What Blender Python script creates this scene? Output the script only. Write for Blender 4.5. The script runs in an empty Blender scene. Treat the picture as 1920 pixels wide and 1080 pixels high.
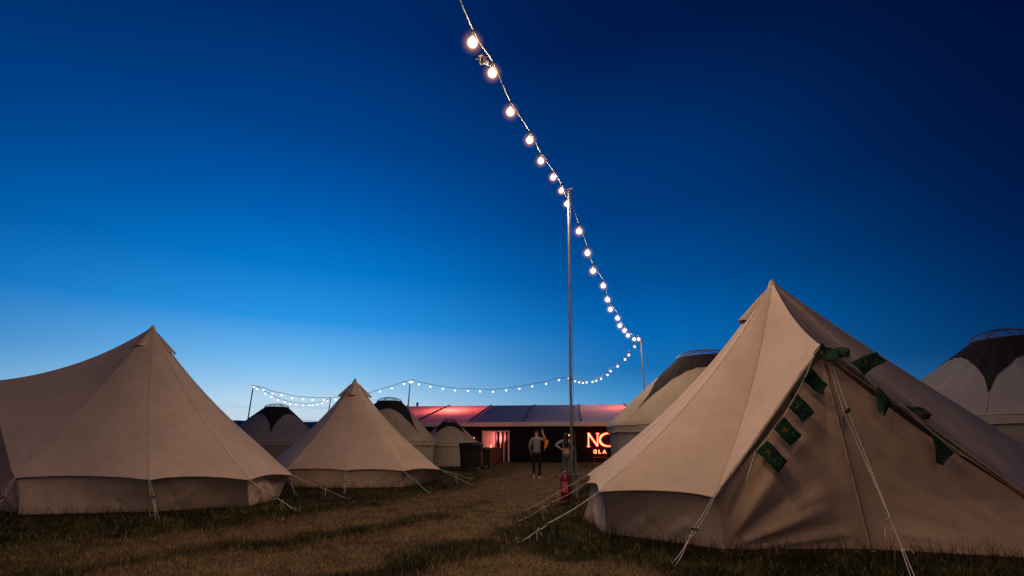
import bpy, math, random
import numpy as np
from mathutils import Vector, Matrix
random.seed(7); rng = np.random.default_rng(7)
sc = bpy.context.scene
COL = sc.collection
# ------------------------------------------------------------------ camera
CAM_H = 1.3; PITCH = math.radians(17.93); FPX = 896.0
cd = bpy.data.cameras.new('camera'); cam = bpy.data.objects.new('camera', cd); COL.objects.link(cam)
cam.location = (0, 0, CAM_H); cam.rotation_euler = (math.pi/2 + PITCH, 0, 0)
cd.sensor_width = 36; cd.lens = FPX/1920*36; cd.clip_end = 3000; cd.clip_start = .05
sc.camera = cam
sc.view_settings.view_transform = 'Standard'; sc.view_settings.look = 'None'
sc.view_settings.exposure = 0; sc.view_settings.gamma = 1
sc.render.engine = 'CYCLES'
try:
    sc.cycles.use_denoising = True; sc.cycles.denoiser = 'OPENIMAGEDENOISE'; sc.cycles.denoising_input_passes = 'RGB_ALBEDO_NORMAL'
    sc.cycles.use_light_tree = True
    sc.cycles.sample_clamp_indirect = 3; sc.cycles.max_bounces = 5; sc.cycles.diffuse_bounces = 3
except Exception: pass
cT, sT = math.cos(PITCH), math.sin(PITCH)
def ray(px, py):
    u = (px-960)/FPX; v = (540-py)/FPX
    return u, cT - v*sT, sT + v*cT
def P(px, py, Y):                       # survey: the world point seen at px,py lying at world depth Y
    r = ray(px, py); t = Y/r[1]
    return Vector((r[0]*t, Y, CAM_H + r[2]*t))
def G(px, py, z=0):                     # survey: the ground point seen at px,py
    r = ray(px, py); t = (z-CAM_H)/r[2]
    return Vector((r[0]*t, r[1]*t, z))
def lin(c):
    return tuple((x/255/12.92 if x/255 <= .04045 else ((x/255+.055)/1.055)**2.4) for x in c)
# ------------------------------------------------------------------ world: dusk sky
w = bpy.data.worlds.new('World'); sc.world = w; w.use_nodes = True
nt = w.node_tree; nt.nodes.clear(); N = nt.nodes.new; Lk = nt.links.new
tc = N('ShaderNodeTexCoord'); sep = N('ShaderNodeSeparateXYZ'); Lk(tc.outputs['Generated'], sep.inputs[0])
def math_n(op, a, b=None, c=None, clamp=False):
    m = N('ShaderNodeMath'); m.operation = op; m.use_clamp = clamp
    for i, q in enumerate((a, b, c)):
        if q is None: continue
        if isinstance(q, (int, float)): m.inputs[i].default_value = q
        else: Lk(q, m.inputs[i])
    return m.outputs[0]
SKY = {  # sky colour against elevation in degrees, toward the afterglow / beside it / away from it
 'glow': [(-3,(190,200,205)),(2,(200,215,225)),(4.4,(180,214,238)),(6.5,(142,197,238)),(8.5,(112,183,237)),(13,(40,147,226)),(18.8,(3,119,203)),(24,(0,96,179)),(28,(0,81,161)),(33,(0,65,137)),(44,(0,43,106)),(60,(0,28,78)),(90,(1,18,50))],
 'side': [(-3,(90,130,160)),(2,(98,165,208)),(5,(60,142,200)),(8,(22,113,183)),(12,(3,104,180)),(15,(0,93,168)),(18,(0,80,152)),(26,(0,58,125)),(32,(0,51,115)),(44,(0,27,77)),(60,(0,18,55)),(90,(1,14,40))],
 'away': [(-3,(14,34,70)),(3,(6,56,114)),(8,(0,40,92)),(13,(0,28,78)),(20,(0,21,66)),(28,(0,18,59)),(50,(0,11,46)),(90,(1,8,28))]}
zc = math_n('MULTIPLY_ADD', math_n('ARCSINE', sep.outputs[2]), 180/math.pi/93, 3/93, clamp=True)
def ramp(key):
    r = N('ShaderNodeValToRGB'); e = r.color_ramp.elements; st = SKY[key]
    while len(e) < len(st): e.new(.5)
    for i, (d, c) in enumerate(st):
        e[i].position = (d+3)/93
    for i, (d, c) in enumerate(st):
        e[i].color = (*lin(c), 1)
    r.color_ramp.interpolation = 'LINEAR'
    Lk(zc, r.inputs[0]); return r.outputs[0]
h2 = math_n('SQRT', math_n('ADD', math_n('MULTIPLY', sep.outputs[0], sep.outputs[0]), math_n('ADD', math_n('MULTIPLY', sep.outputs[1], sep.outputs[1]), 1e-6)))
GA = math.radians(-24)
dotg = math_n('DIVIDE', math_n('ADD', math_n('MULTIPLY', sep.outputs[0], math.sin(GA)), math_n('MULTIPLY', sep.outputs[1], math.cos(GA))), h2)
ang = math_n('MULTIPLY', math_n('ARCCOSINE', dotg), 180/math.pi)
def mapr(v, a, b):
    m = N('ShaderNodeMapRange'); m.interpolation_type = 'SMOOTHSTEP'; Lk(v, m.inputs[0])
    m.inputs[1].default_value = a; m.inputs[2].default_value = b; return m.outputs[0]
def mixc(f, a, b, bt='MIX'):
    m = N('ShaderNodeMixRGB'); m.blend_type = bt
    for i, q in enumerate((f, a, b)):
        if isinstance(q, (int, float)): m.inputs[i].default_value = q
        elif isinstance(q, tuple): m.inputs[i].default_value = (*q, 1)
        else: Lk(q, m.inputs[i])
    return m.outputs[0]
s1 = mixc(mapr(ang, 0, 41), ramp('glow'), ramp('side'))
s2 = mixc(mapr(ang, 36, 80), s1, ramp('away'))
# thin grey streaks of cloud just over the horizon
mp = N('ShaderNodeMapping'); mp.inputs['Scale'].default_value = (1.5, 1.5, 60); Lk(tc.outputs['Generated'], mp.inputs[0])
cn = N('ShaderNodeTexNoise'); cn.inputs['Scale'].default_value = 2.2; cn.inputs['Detail'].default_value = 4; Lk(mp.outputs[0], cn.inputs[0])
low = mapr(sep.outputs[2], .075, .045)
cl = math_n('MULTIPLY', math_n('MULTIPLY', mapr(cn.outputs[0], .5, .64), low), .55)
s3 = mixc(cl, s2, lin((112, 118, 140)))
bg = N('ShaderNodeBackground'); Lk(s3, bg.inputs[0]); bg.inputs[1].default_value = 1.0
wo = N('ShaderNodeOutputWorld'); Lk(bg.outputs[0], wo.inputs[0])
# ------------------------------------------------------------------ materials
def mat(name, col, rough=.8, var=0, scale=8, bump=0, bscale=30, metal=0, trans=0, emit=None, es=0, alpha=None, spec=.3, cola=None):
    m = bpy.data.materials.new(name); m.use_nodes = True; t = m.node_tree; b = t.nodes['Principled BSDF']
    b.inputs['Base Color'].default_value = (*col, 1); b.inputs['Roughness'].default_value = rough
    b.inputs['Metallic'].default_value = metal; b.inputs['Specular IOR Level'].default_value = spec
    tcn = t.nodes.new('ShaderNodeTexCoord')
    if var:
        n = t.nodes.new('ShaderNodeTexNoise'); n.inputs['Scale'].default_value = scale; n.inputs['Detail'].default_value = 6
        t.links.new(tcn.outputs['Object'], n.inputs[0])
        r = t.nodes.new('ShaderNodeValToRGB'); r.color_ramp.elements[0].position = .3; r.color_ramp.elements[1].position = .7
        r.color_ramp.elements[0].color = (*[c*(1-var) for c in col], 1); r.color_ramp.elements[1].color = (*[min(1, c*(1+var)) for c in (cola or col)], 1)
        t.links.new(n.outputs[0], r.inputs[0]); t.links.new(r.outputs[0], b.inputs['Base Color'])
    if bump:
        n = t.nodes.new('ShaderNodeTexNoise'); n.inputs['Scale'].default_value = bscale; n.inputs['Detail'].default_value = 5
        t.links.new(tcn.outputs['Object'], n.inputs[0])
        bp = t.nodes.new('ShaderNodeBump'); bp.inputs['Strength'].default_value = bump; bp.inputs['Distance'].default_value = .02
        t.links.new(n.outputs[0], bp.inputs['Height']); t.links.new(bp.outputs[0], b.inputs['Normal'])
    if emit:
        b.inputs['Emission Color'].default_value = (*emit, 1); b.inputs['Emission Strength'].default_value = es
    if trans or alpha is not None:
        o = t.nodes['Material Output']; mx = t.nodes.new('ShaderNodeMixShader')
        if trans:
            s = t.nodes.new('ShaderNodeBsdfTranslucent'); s.inputs[0].default_value = (*col, 1); f = trans
        else:
            s = t.nodes.new('ShaderNodeBsdfTransparent'); f = 1-alpha
        mx.inputs[0].default_value = f; t.links.new(b.outputs[0], mx.inputs[1]); t.links.new(s.outputs[0], mx.inputs[2]); t.links.new(mx.outputs[0], o.inputs[0])
    return m
def canvas(name, col, fine=.10):
    """woven cotton: fine cloth fleck, soft water stains, slack ripples in the bump"""
    m = bpy.data.materials.new(name); m.use_nodes = True; t = m.node_tree; b = t.nodes['Principled BSDF']
    b.inputs['Roughness'].default_value = .92; b.inputs['Specular IOR Level'].default_value = .15
    tcn = t.nodes.new('ShaderNodeTexCoord')
    def noise(s, d):
        n = t.nodes.new('ShaderNodeTexNoise'); n.inputs['Scale'].default_value = s; n.inputs['Detail'].default_value = d
        t.links.new(tcn.outputs['Object'], n.inputs[0]); return n.outputs[0]
    def mul(c, v, a, b2):
        r = t.nodes.new('ShaderNodeMapRange'); r.inputs[1].default_value = .35; r.inputs[2].default_value = .65
        r.inputs[3].default_value = a; r.inputs[4].default_value = b2; t.links.new(v, r.inputs[0])
        mm = t.nodes.new('ShaderNodeVectorMath'); mm.operation = 'SCALE'
        if isinstance(c, tuple): mm.inputs[0].default_value = c
        else: t.links.new(c, mm.inputs[0])
        t.links.new(r.outputs[0], mm.inputs['Scale']); return mm.outputs[0]
    c = mul(tuple(col), noise(75, 3), 1-fine, 1+fine)
    c = mul(c, noise(.9, 5), .90, 1.06)
    c = mul(c, noise(5, 4), .96, 1.03)
    t.links.new(c, b.inputs['Base Color'])
    bp = t.nodes.new('ShaderNodeBump'); bp.inputs['Strength'].default_value = .35; bp.inputs['Distance'].default_value = .05
    t.links.new(noise(3.0, 2), bp.inputs['Height'])
    bp2 = t.nodes.new('ShaderNodeBump'); bp2.inputs['Strength'].default_value = .25; bp2.inputs['Distance'].default_value = .01
    t.links.new(noise(60, 2), bp2.inputs['Height']); t.links.new(bp.outputs[0], bp2.inputs['Normal']); t.links.new(bp2.outputs[0], b.inputs['Normal'])
    o = t.nodes['Material Output']; mx = t.nodes.new('ShaderNodeMixShader'); s = t.nodes.new('ShaderNodeBsdfTranslucent')
    t.links.new(c, s.inputs[0]); mx.inputs[0].default_value = .06
    t.links.new(b.outputs[0], mx.inputs[1]); t.links.new(s.outputs[0], mx.inputs[2]); t.links.new(mx.outputs[0], o.inputs[0])
    return m
M = {
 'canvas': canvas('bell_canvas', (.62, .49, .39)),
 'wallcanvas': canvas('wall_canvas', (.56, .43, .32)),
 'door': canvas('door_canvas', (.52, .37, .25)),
 'yurt': canvas('yurt_canvas', (.46, .39, .29)),
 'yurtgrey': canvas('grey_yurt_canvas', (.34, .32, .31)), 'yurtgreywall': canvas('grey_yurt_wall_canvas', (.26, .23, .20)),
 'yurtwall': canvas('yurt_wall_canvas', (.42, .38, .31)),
 'seam': mat('seam_tape', (.47, .38, .30), .9),
 'hem': mat('rolled_hem', (.44, .35, .26), .9, .25, 14, .5, 20),
 'cap': canvas('cap_canvas', (.5, .42, .34)),
 'starcloth': mat('dark_felt', (.018, .016, .018), .9, .3, 5),
 'dome': mat('clear_pvc', (.16, .16, .19), .45, alpha=.25, spec=.3),
 'wood': mat('wood', (.05, .035, .025), .7, .3, 12),
 'rope': mat('rope', (.55, .50, .42), .9, .15, 60),
 'steel': mat('galvanised_steel', (.13, .13, .125), .6, .25, 9, .2, 20, metal=.2),
 'peg': mat('peg_steel', (.2, .2, .2), .5, metal=.7),
 'slider': mat('slider', (.04, .04, .05), .4),
 'brass': mat('brass', (.7, .6, .3), .3, metal=.9),
 'red': mat('red_paint', (.15, .006, .011), .3, .15, 6, spec=.5),
 'black': mat('black_plastic', (.012, .012, .013), .4, .3, 6, spec=.4),
 'blackshiny': mat('black_gloss_plastic', (.02, .016, .015), .22, spec=.6),
 'grey': mat('grey_label', (.16, .14, .13), .8),
 'groundsheet': mat('groundsheet', (.06, .025, .02), .8, .3, 10),
 'mqblack': mat('black_pvc', (.010, .008, .008), .85, .4, 3, .3, 2, spec=.1),
 'mqroof': mat('sky_tinted_pvc_roof', (.48, .54, .92), .7, .08, 2, .15, 1.5, trans=.5),  # pale roof tinted blue: reflected sky light put into the colour
 'mqgutter': mat('gutter', (.62, .56, .50), .6, .1, 3),
 'strap': mat('dark_strap', (.01, .012, .04), .6),
 'blueroof': mat('blue_pvc', (.03, .06, .17), .5, .25, 1.5),
 'cable': mat('cable', (.03, .027, .024), .6, spec=.2),
 'socket': mat('socket', (.02, .02, .02), .4),
  'neonw': mat('neon_core', (1, .5, .3), .4, emit=(1, .30, .12), es=4.5),
 'neonr': mat('neon_rim', (.8, .05, .02), .4, emit=(1, .025, .008), es=2.6),
 'redlamp': mat('red_lamp', (1, .2, .1), .4, emit=(1, .12, .04), es=9),
 'flag': mat('green_flag', (.012, .056, .030), .85, .35, 9, .4, 12, trans=.1),
 'gold': mat('gold_print', (.20, .115, .03), .8, .4, 30),
 'stars': mat('pale_print', (.25, .28, .10), .8),
 'white_shirt': mat('pale_grey_cloth', (.20, .21, .19), .9, .15, 9, .5, 8),
 'lilac': mat('white_top_cloth', (.30, .28, .31), .9, .1, 9, .5, 8),
 'dark_cloth': mat('dark_cloth', (.012, .012, .016), .9, .3, 9),
 'jeans': mat('denim', (.085, .11, .16), .9, .3, 12, .4, 10),
 'skin': mat('skin', (.42, .25, .17), .55),
 'hair': mat('dark_hair', (.012, .008, .006), .5),
 'brownhair': mat('brown_hair', (.06, .035, .02), .6),
 'orange': mat('orange_cloth', (.75, .25, .02), .8, .1, 8, .4, 9),
 'shoe': mat('pale_shoe', (.6, .55, .5), .7),
 'shoedark': mat('dark_sole', (.02, .02, .02), .7),
 'bar': mat('bar_timber', (.22, .07, .05), .5, .5, 6, .4, 9),
 'white': mat('white_paint', (.6, .6, .56), .5),
 'pinkwall': mat('pale_lining', (.8, .62, .62), .8, .1, 2),
 'drape': mat('red_drape', (.22, .01, .015), .9, .3, 6),
}
def halo_globe(name, core, edge, es):
    """clear oversized globe: bright bulb core, emission fading outward to draw the glare round it"""
    m = bpy.data.materials.new(name); m.use_nodes = True; t = m.node_tree; t.nodes.clear(); n = t.nodes.new; l = t.links.new
    lw = n('ShaderNodeLayerWeight'); lw.inputs[0].default_value = .5
    r = n('ShaderNodeValToRGB'); l(lw.outputs['Facing'], r.inputs[0]); e = r.color_ramp.elements
    while len(e) < 7: e.new(.5)
    for q, (p, c) in zip(e, [(0, core), (.03, core), (.06, tuple((a+b)*.17 for a, b in zip(core, edge))), (.10, tuple(x*.06 for x in edge)), (.2, tuple(x*.016 for x in edge)), (.4, tuple(x*.004 for x in edge)), (.85, (0, 0, 0))]): q.position = p; q.color = (*c, 1)
    em = n('ShaderNodeEmission'); l(r.outputs[0], em.inputs[0]); em.inputs[1].default_value = es
    tr = n('ShaderNodeBsdfTransparent'); ad = n('ShaderNodeAddShader'); o = n('ShaderNodeOutputMaterial'); l(em.outputs[0], ad.inputs[0]); l(tr.outputs[0], ad.inputs[1]); l(ad.outputs[0], o.inputs[0])
    return m
M['bulb'] = halo_globe('bulb_with_halo', (1, .84, .56), (1, .45, .16), 4.5)  # soft halo of glare is painted into the globe's emission
M['bulbfar'] = halo_globe('bulb_with_halo_far', (1, .80, .54), (1, .55, .3), 1.9)
# ------------------------------------------------------------------ mesh helpers
class MB:
    def __init__(s): s.v = []; s.f = []
    def add(s, vs, fs):
        o = len(s.v); s.v += [Vector(a) for a in vs]; s.f += [tuple(i+o for i in f) for f in fs]; return s
    def grid(s, rows, closed=False):
        n = len(rows[0]); vs = [p for r in rows for p in r]; fs = []
        for i in range(len(rows)-1):
            for j in range(n if closed else n-1):
                k = (j+1) % n; fs.append((i*n+j, i*n+k, (i+1)*n+k, (i+1)*n+j))
        return s.add(vs, fs)
    def tube(s, pts, r, n=6, cap=True):
        pts = [Vector(p) for p in pts]; rows = []
        up = Vector((0, 0, 1))
        for i, p in enumerate(pts):
            d = (pts[min(i+1, len(pts)-1)] - pts[max(i-1, 0)]);
            if d.length < 1e-9: d = Vector((0, 0, 1))
            d.normalize(); a = d.cross(up if abs(d.z) < .95 else Vector((1, 0, 0))).normalized(); b = d.cross(a)
            rr = r[i] if isinstance(r, (list, tuple)) else r
            rows.append([p + a*rr*math.cos(2*math.pi*k/n) + b*rr*math.sin(2*math.pi*k/n) for k in range(n)])
        o = len(s.v); s.grid(rows, True)
        if cap:
            s.f.append(tuple(o+k for k in range(n))); e = o+(len(pts)-1)*n; s.f.append(tuple(e+k for k in reversed(range(n))))
        return s
    def box(s, c, sz, rot=0, tilt=None):
        c = Vector(c); R = Matrix.Rotation(rot, 3, 'Z')
        if tilt is not None: R = R @ tilt
        vs = [c + R @ Vector((x*sz[0]/2, y*sz[1]/2, z*sz[2]/2)) for x in (-1, 1) for y in (-1, 1) for z in (-1, 1)]
        return s.add(vs, [(0, 1, 3, 2), (4, 6, 7, 5), (0, 4, 5, 1), (2, 3, 7, 6), (0, 2, 6, 4), (1, 5, 7, 3)])
    def lathe(s, c, prof, n=20):
        c = Vector(c); rows = [[c + Vector((r*math.cos(2*math.pi*k/n), r*math.sin(2*math.pi*k/n), z)) for k in range(n)] for r, z in prof]
        return s.grid(rows, True)
    def sphere(s, c, r, n=12, m=8, sq=(1, 1, 1)):
        c = Vector(c); rows = [[c + Vector((r*sq[0]*math.sin(math.pi*i/m)*math.cos(2*math.pi*k/n), r*sq[1]*math.sin(math.pi*i/m)*math.sin(2*math.pi*k/n), r*sq[2]*math.cos(math.pi*i/m))) for k in range(n)] for i in range(m+1)]
        return s.grid(rows, True)
    def build(s, name, m, parent=None, smooth=True, bevel=0, solid=0):
        off = world_loc(parent)
        me = bpy.data.meshes.new(name); me.from_pydata([v-off for v in s.v], [], s.f); me.materials.append(M[m] if isinstance(m, str) else m)
        if smooth: me.polygons.foreach_set('use_smooth', [True]*len(me.polygons))
        me.update(); o = bpy.data.objects.new(name, me); COL.objects.link(o); o.parent = parent
        if bevel:
            b = o.modifiers.new('bevel', 'BEVEL'); b.width = bevel; b.segments = 2
        if solid:
            b = o.modifiers.new('thick', 'SOLIDIFY'); b.thickness = solid
        return o
def world_loc(o):
    v = Vector((0, 0, 0))
    while o is not None: v += o.location; o = o.parent
    return v
def thing(name, label, cat, loc, group=None):
    o = bpy.data.objects.new(name, None); COL.objects.link(o); o.location = loc; o.empty_display_size = .2
    o['label'] = label; o['category'] = cat
    if group: o['group'] = group
    return o
def tag(o, label, cat, group=None):
    o['label'] = label; o['category'] = cat
    if group: o['group'] = group
    return o
def lerp(a, b, t): return a + (b-a)*t
def smooth(a, b, x):
    t = np.clip((x-a)/(b-a), 0, 1); return t*t*(3-2*t)
# ------------------------------------------------------------------ bell tent
def fold_disp(x, y, folds):
    d = 0
    for (x0, y0, x1, y1, a, wd) in folds:
        dx, dy = x1-x0, y1-y0; L2 = dx*dx+dy*dy
        t = ((x-x0)*dx+(y-y0)*dy)/L2; tt = min(1, max(0, t))
        q = math.hypot(x-x0-dx*tt, y-y0-dy*tt); ww = wd*(.35+.9*tt)
        env = math.sin(math.pi*min(1, max(0, (t+.06)/1.12)))
        d += a*math.exp(-(q/ww)**2)*env
    return d
def guy(parent, a, peg, slide=.45, r=.0045, loop=True, two=True, sag=.02):
    a = Vector(a); peg = Vector(peg); d = peg-a; side = d.cross(Vector((0, 0, 1))).normalized()
    m = MB(); L = d.length
    k = a + d*slide
    def seg(p, q, off0, off1, n=8):
        return [lerp(p, q, i/n) + side*lerp(off0, off1, i/n) + Vector((0, 0, -sag*math.sin(math.pi*i/n))) for i in range(n+1)]
    m.tube(seg(a, k, .012, .028), r); 
    if two: m.tube(seg(a, k, -.012, -.028), r)
    kn = a + d*(slide+.12)
    m.tube(seg(k, kn, .028, 0), r); m.tube(seg(k, kn, -.028, 0), r)
    m.tube(seg(kn, peg, 0, .03), r); m.tube(seg(kn, peg, 0, -.03), r)
    for q in (.0, .012, -.012): m.sphere(kn+Vector((0, 0, q)), r*2.4, 8, 6)
    if loop:
        c = kn; pts = []
        for i in range(15):
            an = i/14*2*math.pi*1.1; pts.append(c + side*(.05*math.sin(an)) + Vector((0, 0, -.11+.11*math.cos(an))) + d.normalized()*.03*i/14)
        m.tube(pts, r*.8, 5)
        pts = [c + side*.03*math.sin(i) + Vector((0, 0, -.02*i)) - d.normalized()*.012*i for i in range(7)]
        m.tube(pts, r*.8, 5)
    g = m.build('guy_rope', 'rope', parent)
    s = MB(); s.box(k, (.09, .022, .03), math.atan2(side.y, side.x)); sl = s.build('rope_slider', 'slider', g, False, bevel=.005)
    s = MB(); ad = Vector((d.x, d.y, 0)).normalized(); s.tube([peg+Vector((0, 0, -.12))+ad*-.05, peg+Vector((0, 0, .05))+ad*.03, peg+Vector((0, 0, .065))+ad*.0, peg+Vector((0, 0, .04))-ad*.02], .008, 6)
    s.build('tent_peg', 'peg', g)
    return g
def bell_tent(label, apex, rims, base, door, zipb, guys, sags, vents, fold_seed=1, door_folds=None, detail=1.0, inset=.07):
    rd = random.Random(fold_seed)
    n = len(rims); apex = Vector(apex); rims = [Vector(r) for r in rims]; cen = Vector((apex.x, apex.y, 0))
    root = thing('bell_tent', label, 'tent', cen)
    D = door
    def seam(i, t):
        a, b = apex, rims[i]; p = lerp(a, b, t); s = sags.get(i, .26)
        p = p.copy(); p.z -= s*4*t*(1-t)*(1.15-.3*t); return p
    m = MB(); nt_, ns = 36, 14
    for i in range(n):
        j = (i+1) % n; rows = []
        W = (rims[i]-rims[j]).length; dr = (i == D or j == D)
        nv = (rims[i]-rims[j]).cross(apex-rims[i]).normalized(); mid0 = (rims[i]+rims[j])/2-cen
        Rm = Vector((mid0.x, mid0.y)).length
        mid = (rims[i]+rims[j])/2-cen; mid.z = 0
        if nv.dot(mid) < 0: nv = -nv
        for a in range(nt_+1):
            t = (a/nt_)**.9; row = []
            A, B = seam(i, t), seam(j, t); Ls = (1-t)*(rims[i]-apex).length
            for b in range(ns+1):
                s = b/ns; p = lerp(A, B, s)
                bulge = (.018*Rm*t*(1-.55*smooth(.7, 1, t)))*4*s*(1-s)
                if dr: # the canvas drawn out to the door peak stays full near the ridge
                    bulge = -.03*4*s*(1-s)*math.sin(math.pi*t)
                dsp = bulge
                for (ss, key) in ((s*W, i), ((1-s)*W, j)):
                    if key == D: continue
                    r = math.hypot(ss, Ls)
                    if r < 1.5:
                        ph = math.atan2(ss, Ls+1e-6); dsp += .016*math.sin(ph*19+key*1.7)*math.exp(-(r/.7)**2)*min(1, r/.25)
                p = p + nv*dsp
                # scalloped edge between the pegged-out corners, or the hem curving along the door opening
                e = max(0, (t-.8)/.2)**2
                if not dr:
                    p.z += (.015+.018*min(W, 2))*4*s*(1-s)*e; 
                    p += (cen-p).normalized()*0.09*4*s*(1-s)*e
                else:
                    q = (apex-p); q.z *= .2; p += q.normalized()*(.13 if i == D-1 else .04)*4*s*(1-s)*e
                row.append(p)
            rows.append(row)
        m.grid(rows)
        if not dr:
            hm = MB(); hm.tube([p-Vector((0, 0, .003)) for p in rows[-1]], .007, 5); hm.build('eave_hem', 'hem', root)
        if dr:
            edge = rows[-1]
            h = MB(); h.tube([p+Vector((0, 0, -.012)) for p in edge], [.016+.012*math.sin(k*1.1+i)**2 for k in range(len(edge))], 8)
            inn = (apex-rims[D]); inn.z = 0; inn.normalize()
            h.tube([p+inn*.05+Vector((0, 0, -.05-.02*math.sin(k*.9))) for k, p in enumerate(edge)], .016, 6)
            h.build('door_hem', 'hem', root)
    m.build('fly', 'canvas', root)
    sm = MB()
    for i in range(n):
        if i == D or (D == 0 and i == 1): continue
        pts = [seam(i, t/30)+(seam(i, t/30)-cen-Vector((0, 0, 1))).normalized()*.004 for t in range(1, 31)]
        sm.tube(pts, .0035*detail, 4)
    sm.build('roof_seams', 'seam', root)
    c = MB(); c.lathe(apex, [(.001, .03), (.03, .02), (.07, -.07), (.10, -.16)], 14); c.build('peak_cap', 'cap', root)
    # vent hoods under the peak
    for az in vents:
        az = math.radians(az); dirn = Vector((math.cos(az), math.sin(az), 0)); side = Vector((-dirn.y, dirn.x, 0))
        # roof slope in that direction
        bi = max(range(n), key=lambda k: (rims[k]-cen).normalized().dot(dirn) if k != D else -9)
        rb = (rims[bi]-cen); rb.z = 0; Rr = rb.length; t1 = .05; t2 = .165
        def prof(t):
            q = seam(bi, t); return q.z, (Vector((q.x, q.y, 0))-cen).length
        z1, r1 = prof(t1); z2, r2 = prof(t2)
        rows = []
        for k in range(7):
            f = k/6; z = lerp(z1, z2, f); rr = lerp(r1, r2, f); wdt = .02+.11*f; row = []
            for q in range(9):
                an = -math.pi/2+math.pi*q/8
                row.append(cen+Vector((0, 0, z+.02)) + side*wdt*math.sin(an) + dirn*(rr-.02+(.03+.085*f)*math.cos(an)) + Vector((0, 0, .03*f*math.cos(an))))
            rows.append(row)
        v = MB(); v.grid(rows); vh = v.build('vent_hood', 'cap', root, solid=.008)
        v = MB(); v.tube([p for p in rows[-1]], .008, 5); v.build('hood_hem', 'hem', vh)
    # side wall
    wtop = []
    for i, r in enumerate(rims):
        d = cen-r; d.z = 0; d.normalize(); q = r + d*inset; q.z = r.z+.015; wtop.append(q)
    base = [Vector(b) if b is not None else None for b in base]
    for i, b in enumerate(base):
        if b is None and i != D:
            d = cen-rims[i]; d.z = 0; L = d.length; base[i] = Vector((rims[i].x, rims[i].y, 0)) + d.normalized()*(.24); base[i].z = .0
    wm = MB(); gs = MB()
    for i in range(n):
        j = (i+1) % n
        if i == D or j == D: continue
        W = (base[i]-base[j]).length; nu, nv_ = max(14, int(W*22)), 14
        nn = (base[j]-base[i]).cross(Vector((0, 0, 1))).normalized()
        if nn.dot(base[i]-cen) < 0: nn = -nn
        Hh = wtop[i].z
        folds = []
        for q in range(9):
            x0 = rd.uniform(0, W); folds.append((x0, rd.uniform(0, .1), x0+rd.choice((-1, 1, 1))*rd.uniform(.15, .6), rd.uniform(.3, Hh), rd.uniform(-.038, .042), rd.uniform(.03, .08)))
        rows = []
        for a in range(nv_+1):
            v = a/nv_; row = []
            for b in range(nu+1):
                u = b/nu; lo = lerp(base[i], base[j], u); hi = lerp(wtop[i], wtop[j], u) + Vector((0, 0, .03*4*u*(1-u)))
                hi = hi + (cen-hi).normalized()*.10*4*u*(1-u)*Vector((1, 1, 0)).length/1.41
                p = lerp(lo, hi, v)
                edge = min(1, 6*min(u, 1-u)); p = p + nn*(fold_disp(u*W, v*Hh, folds)*edge*math.sin(math.pi*min(1, v*.9+.12)) - .03*math.sin(math.pi*v)+.012*math.sin(u*W*9+i)*(1-v)*v*3)
                row.append(p)
            rows.append(row)
        wm.grid(rows)
        gs.grid([[p+nn*.012+Vector((0, 0, .028)) for p in rows[0]], [p+nn*.03+Vector((0, 0, -.02)) for p in rows[0]]])
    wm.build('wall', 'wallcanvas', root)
    # door: two canvas leaves meeting at a zip
    Dp = rims[D].copy(); inn = (apex-Dp); inn.z = 0; inn.normalize(); Dp = Dp + inn*.10 + Vector((0, 0, -.10)); zb = Vector(zipb)
    out = -inn
    for side, idx in ((-1, (D-1) % n), (1, (D+1) % n)):
        B, T = base[idx], wtop[idx]; T = T + inn*.06
        mixk = .28; rows = []; nu, nv_ = 64, 64
        right = (zb-B); right.z = 0; Wd = right.length; rx = right.normalized()
        for a in range(nv_+1):
            v = a/nv_; row = []
            if v < mixk: lft = lerp(B, T, v/mixk)
            else:
                s = (v-mixk)/(1-mixk); lft = lerp(T, Dp, s); q = Vector(((apex-lft).x, (apex-lft).y, 0)); lft = lft - rx*(-.10)*math.sin(math.pi*s)
            rgt = lerp(zb + (rx*.07 if side < 0 else rx*0), Dp, v)
            for b in range(nu+1):
                u = b/nu; p = lerp(lft, rgt, u)
                x = (p-B).dot(rx); z = p.z
                dd = 1.5*fold_disp(x, z, door_folds[0 if side < 0 else 1]) if door_folds else 0
                dd += .02*math.sin(math.pi*u)*math.sin(math.pi*v)
                if side < 0: dd += .055*(1-.6*v)*smooth(.8, 1, u)
                p = p + out*dd*min(1, 8*(1-v))*min(1, 5*u+.2)
                row.append(p)
            rows.append(row)
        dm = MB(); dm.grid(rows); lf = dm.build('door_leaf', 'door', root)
        h = MB(); h.tube([r[-1]+out*.008 for r in rows], .010, 5); h.build('door_edge', 'hem', lf)
        gs.grid([[p+out*.01+Vector((0, 0, .03)) for p in rows[0]], [p+out*.05+Vector((0, 0, -.03)) for p in rows[0]]])
        if side < 0 and detail >= 1:
            # toggle rings at the foot of the zip
            pass
    gs.build('groundsheet_edge', 'groundsheet', root)
    pole = MB(); pole.tube([cen, apex-Vector((0, 0, .05))], .025, 8); pole.build('centre_pole', 'steel', root)
    for (i, peg, kw) in guys: guy(root, rims[i], peg, **kw)
    return root, base
TENT_POLYS = []
# --- right tent, door toward the camera
apR = P(1447, 527, 8.6)
Dr = P(1540, 648, 6.6)
rimR = [P(1100, 905, 8.8), P(1123, 922, 7.2), P(1338, 932, 6.5), Dr, P(1960, 948, 6.6), Vector((9.4, 8.3, .62)), Vector((9.6, 10.0, .65)), Vector((8.6, 11.7, .7)),
        Vector((6.0, 12.1, .7)), Vector((4.2, 12.2, .7)), Vector((2.6, 11.6, .7)), Vector((1.5, 10.3, .68))]
baseR = [G(1092, 975), G(1135, 1003), G(1360, 1034), None, G(1985, 1054), None, None, None, None, None, None, None]
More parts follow.
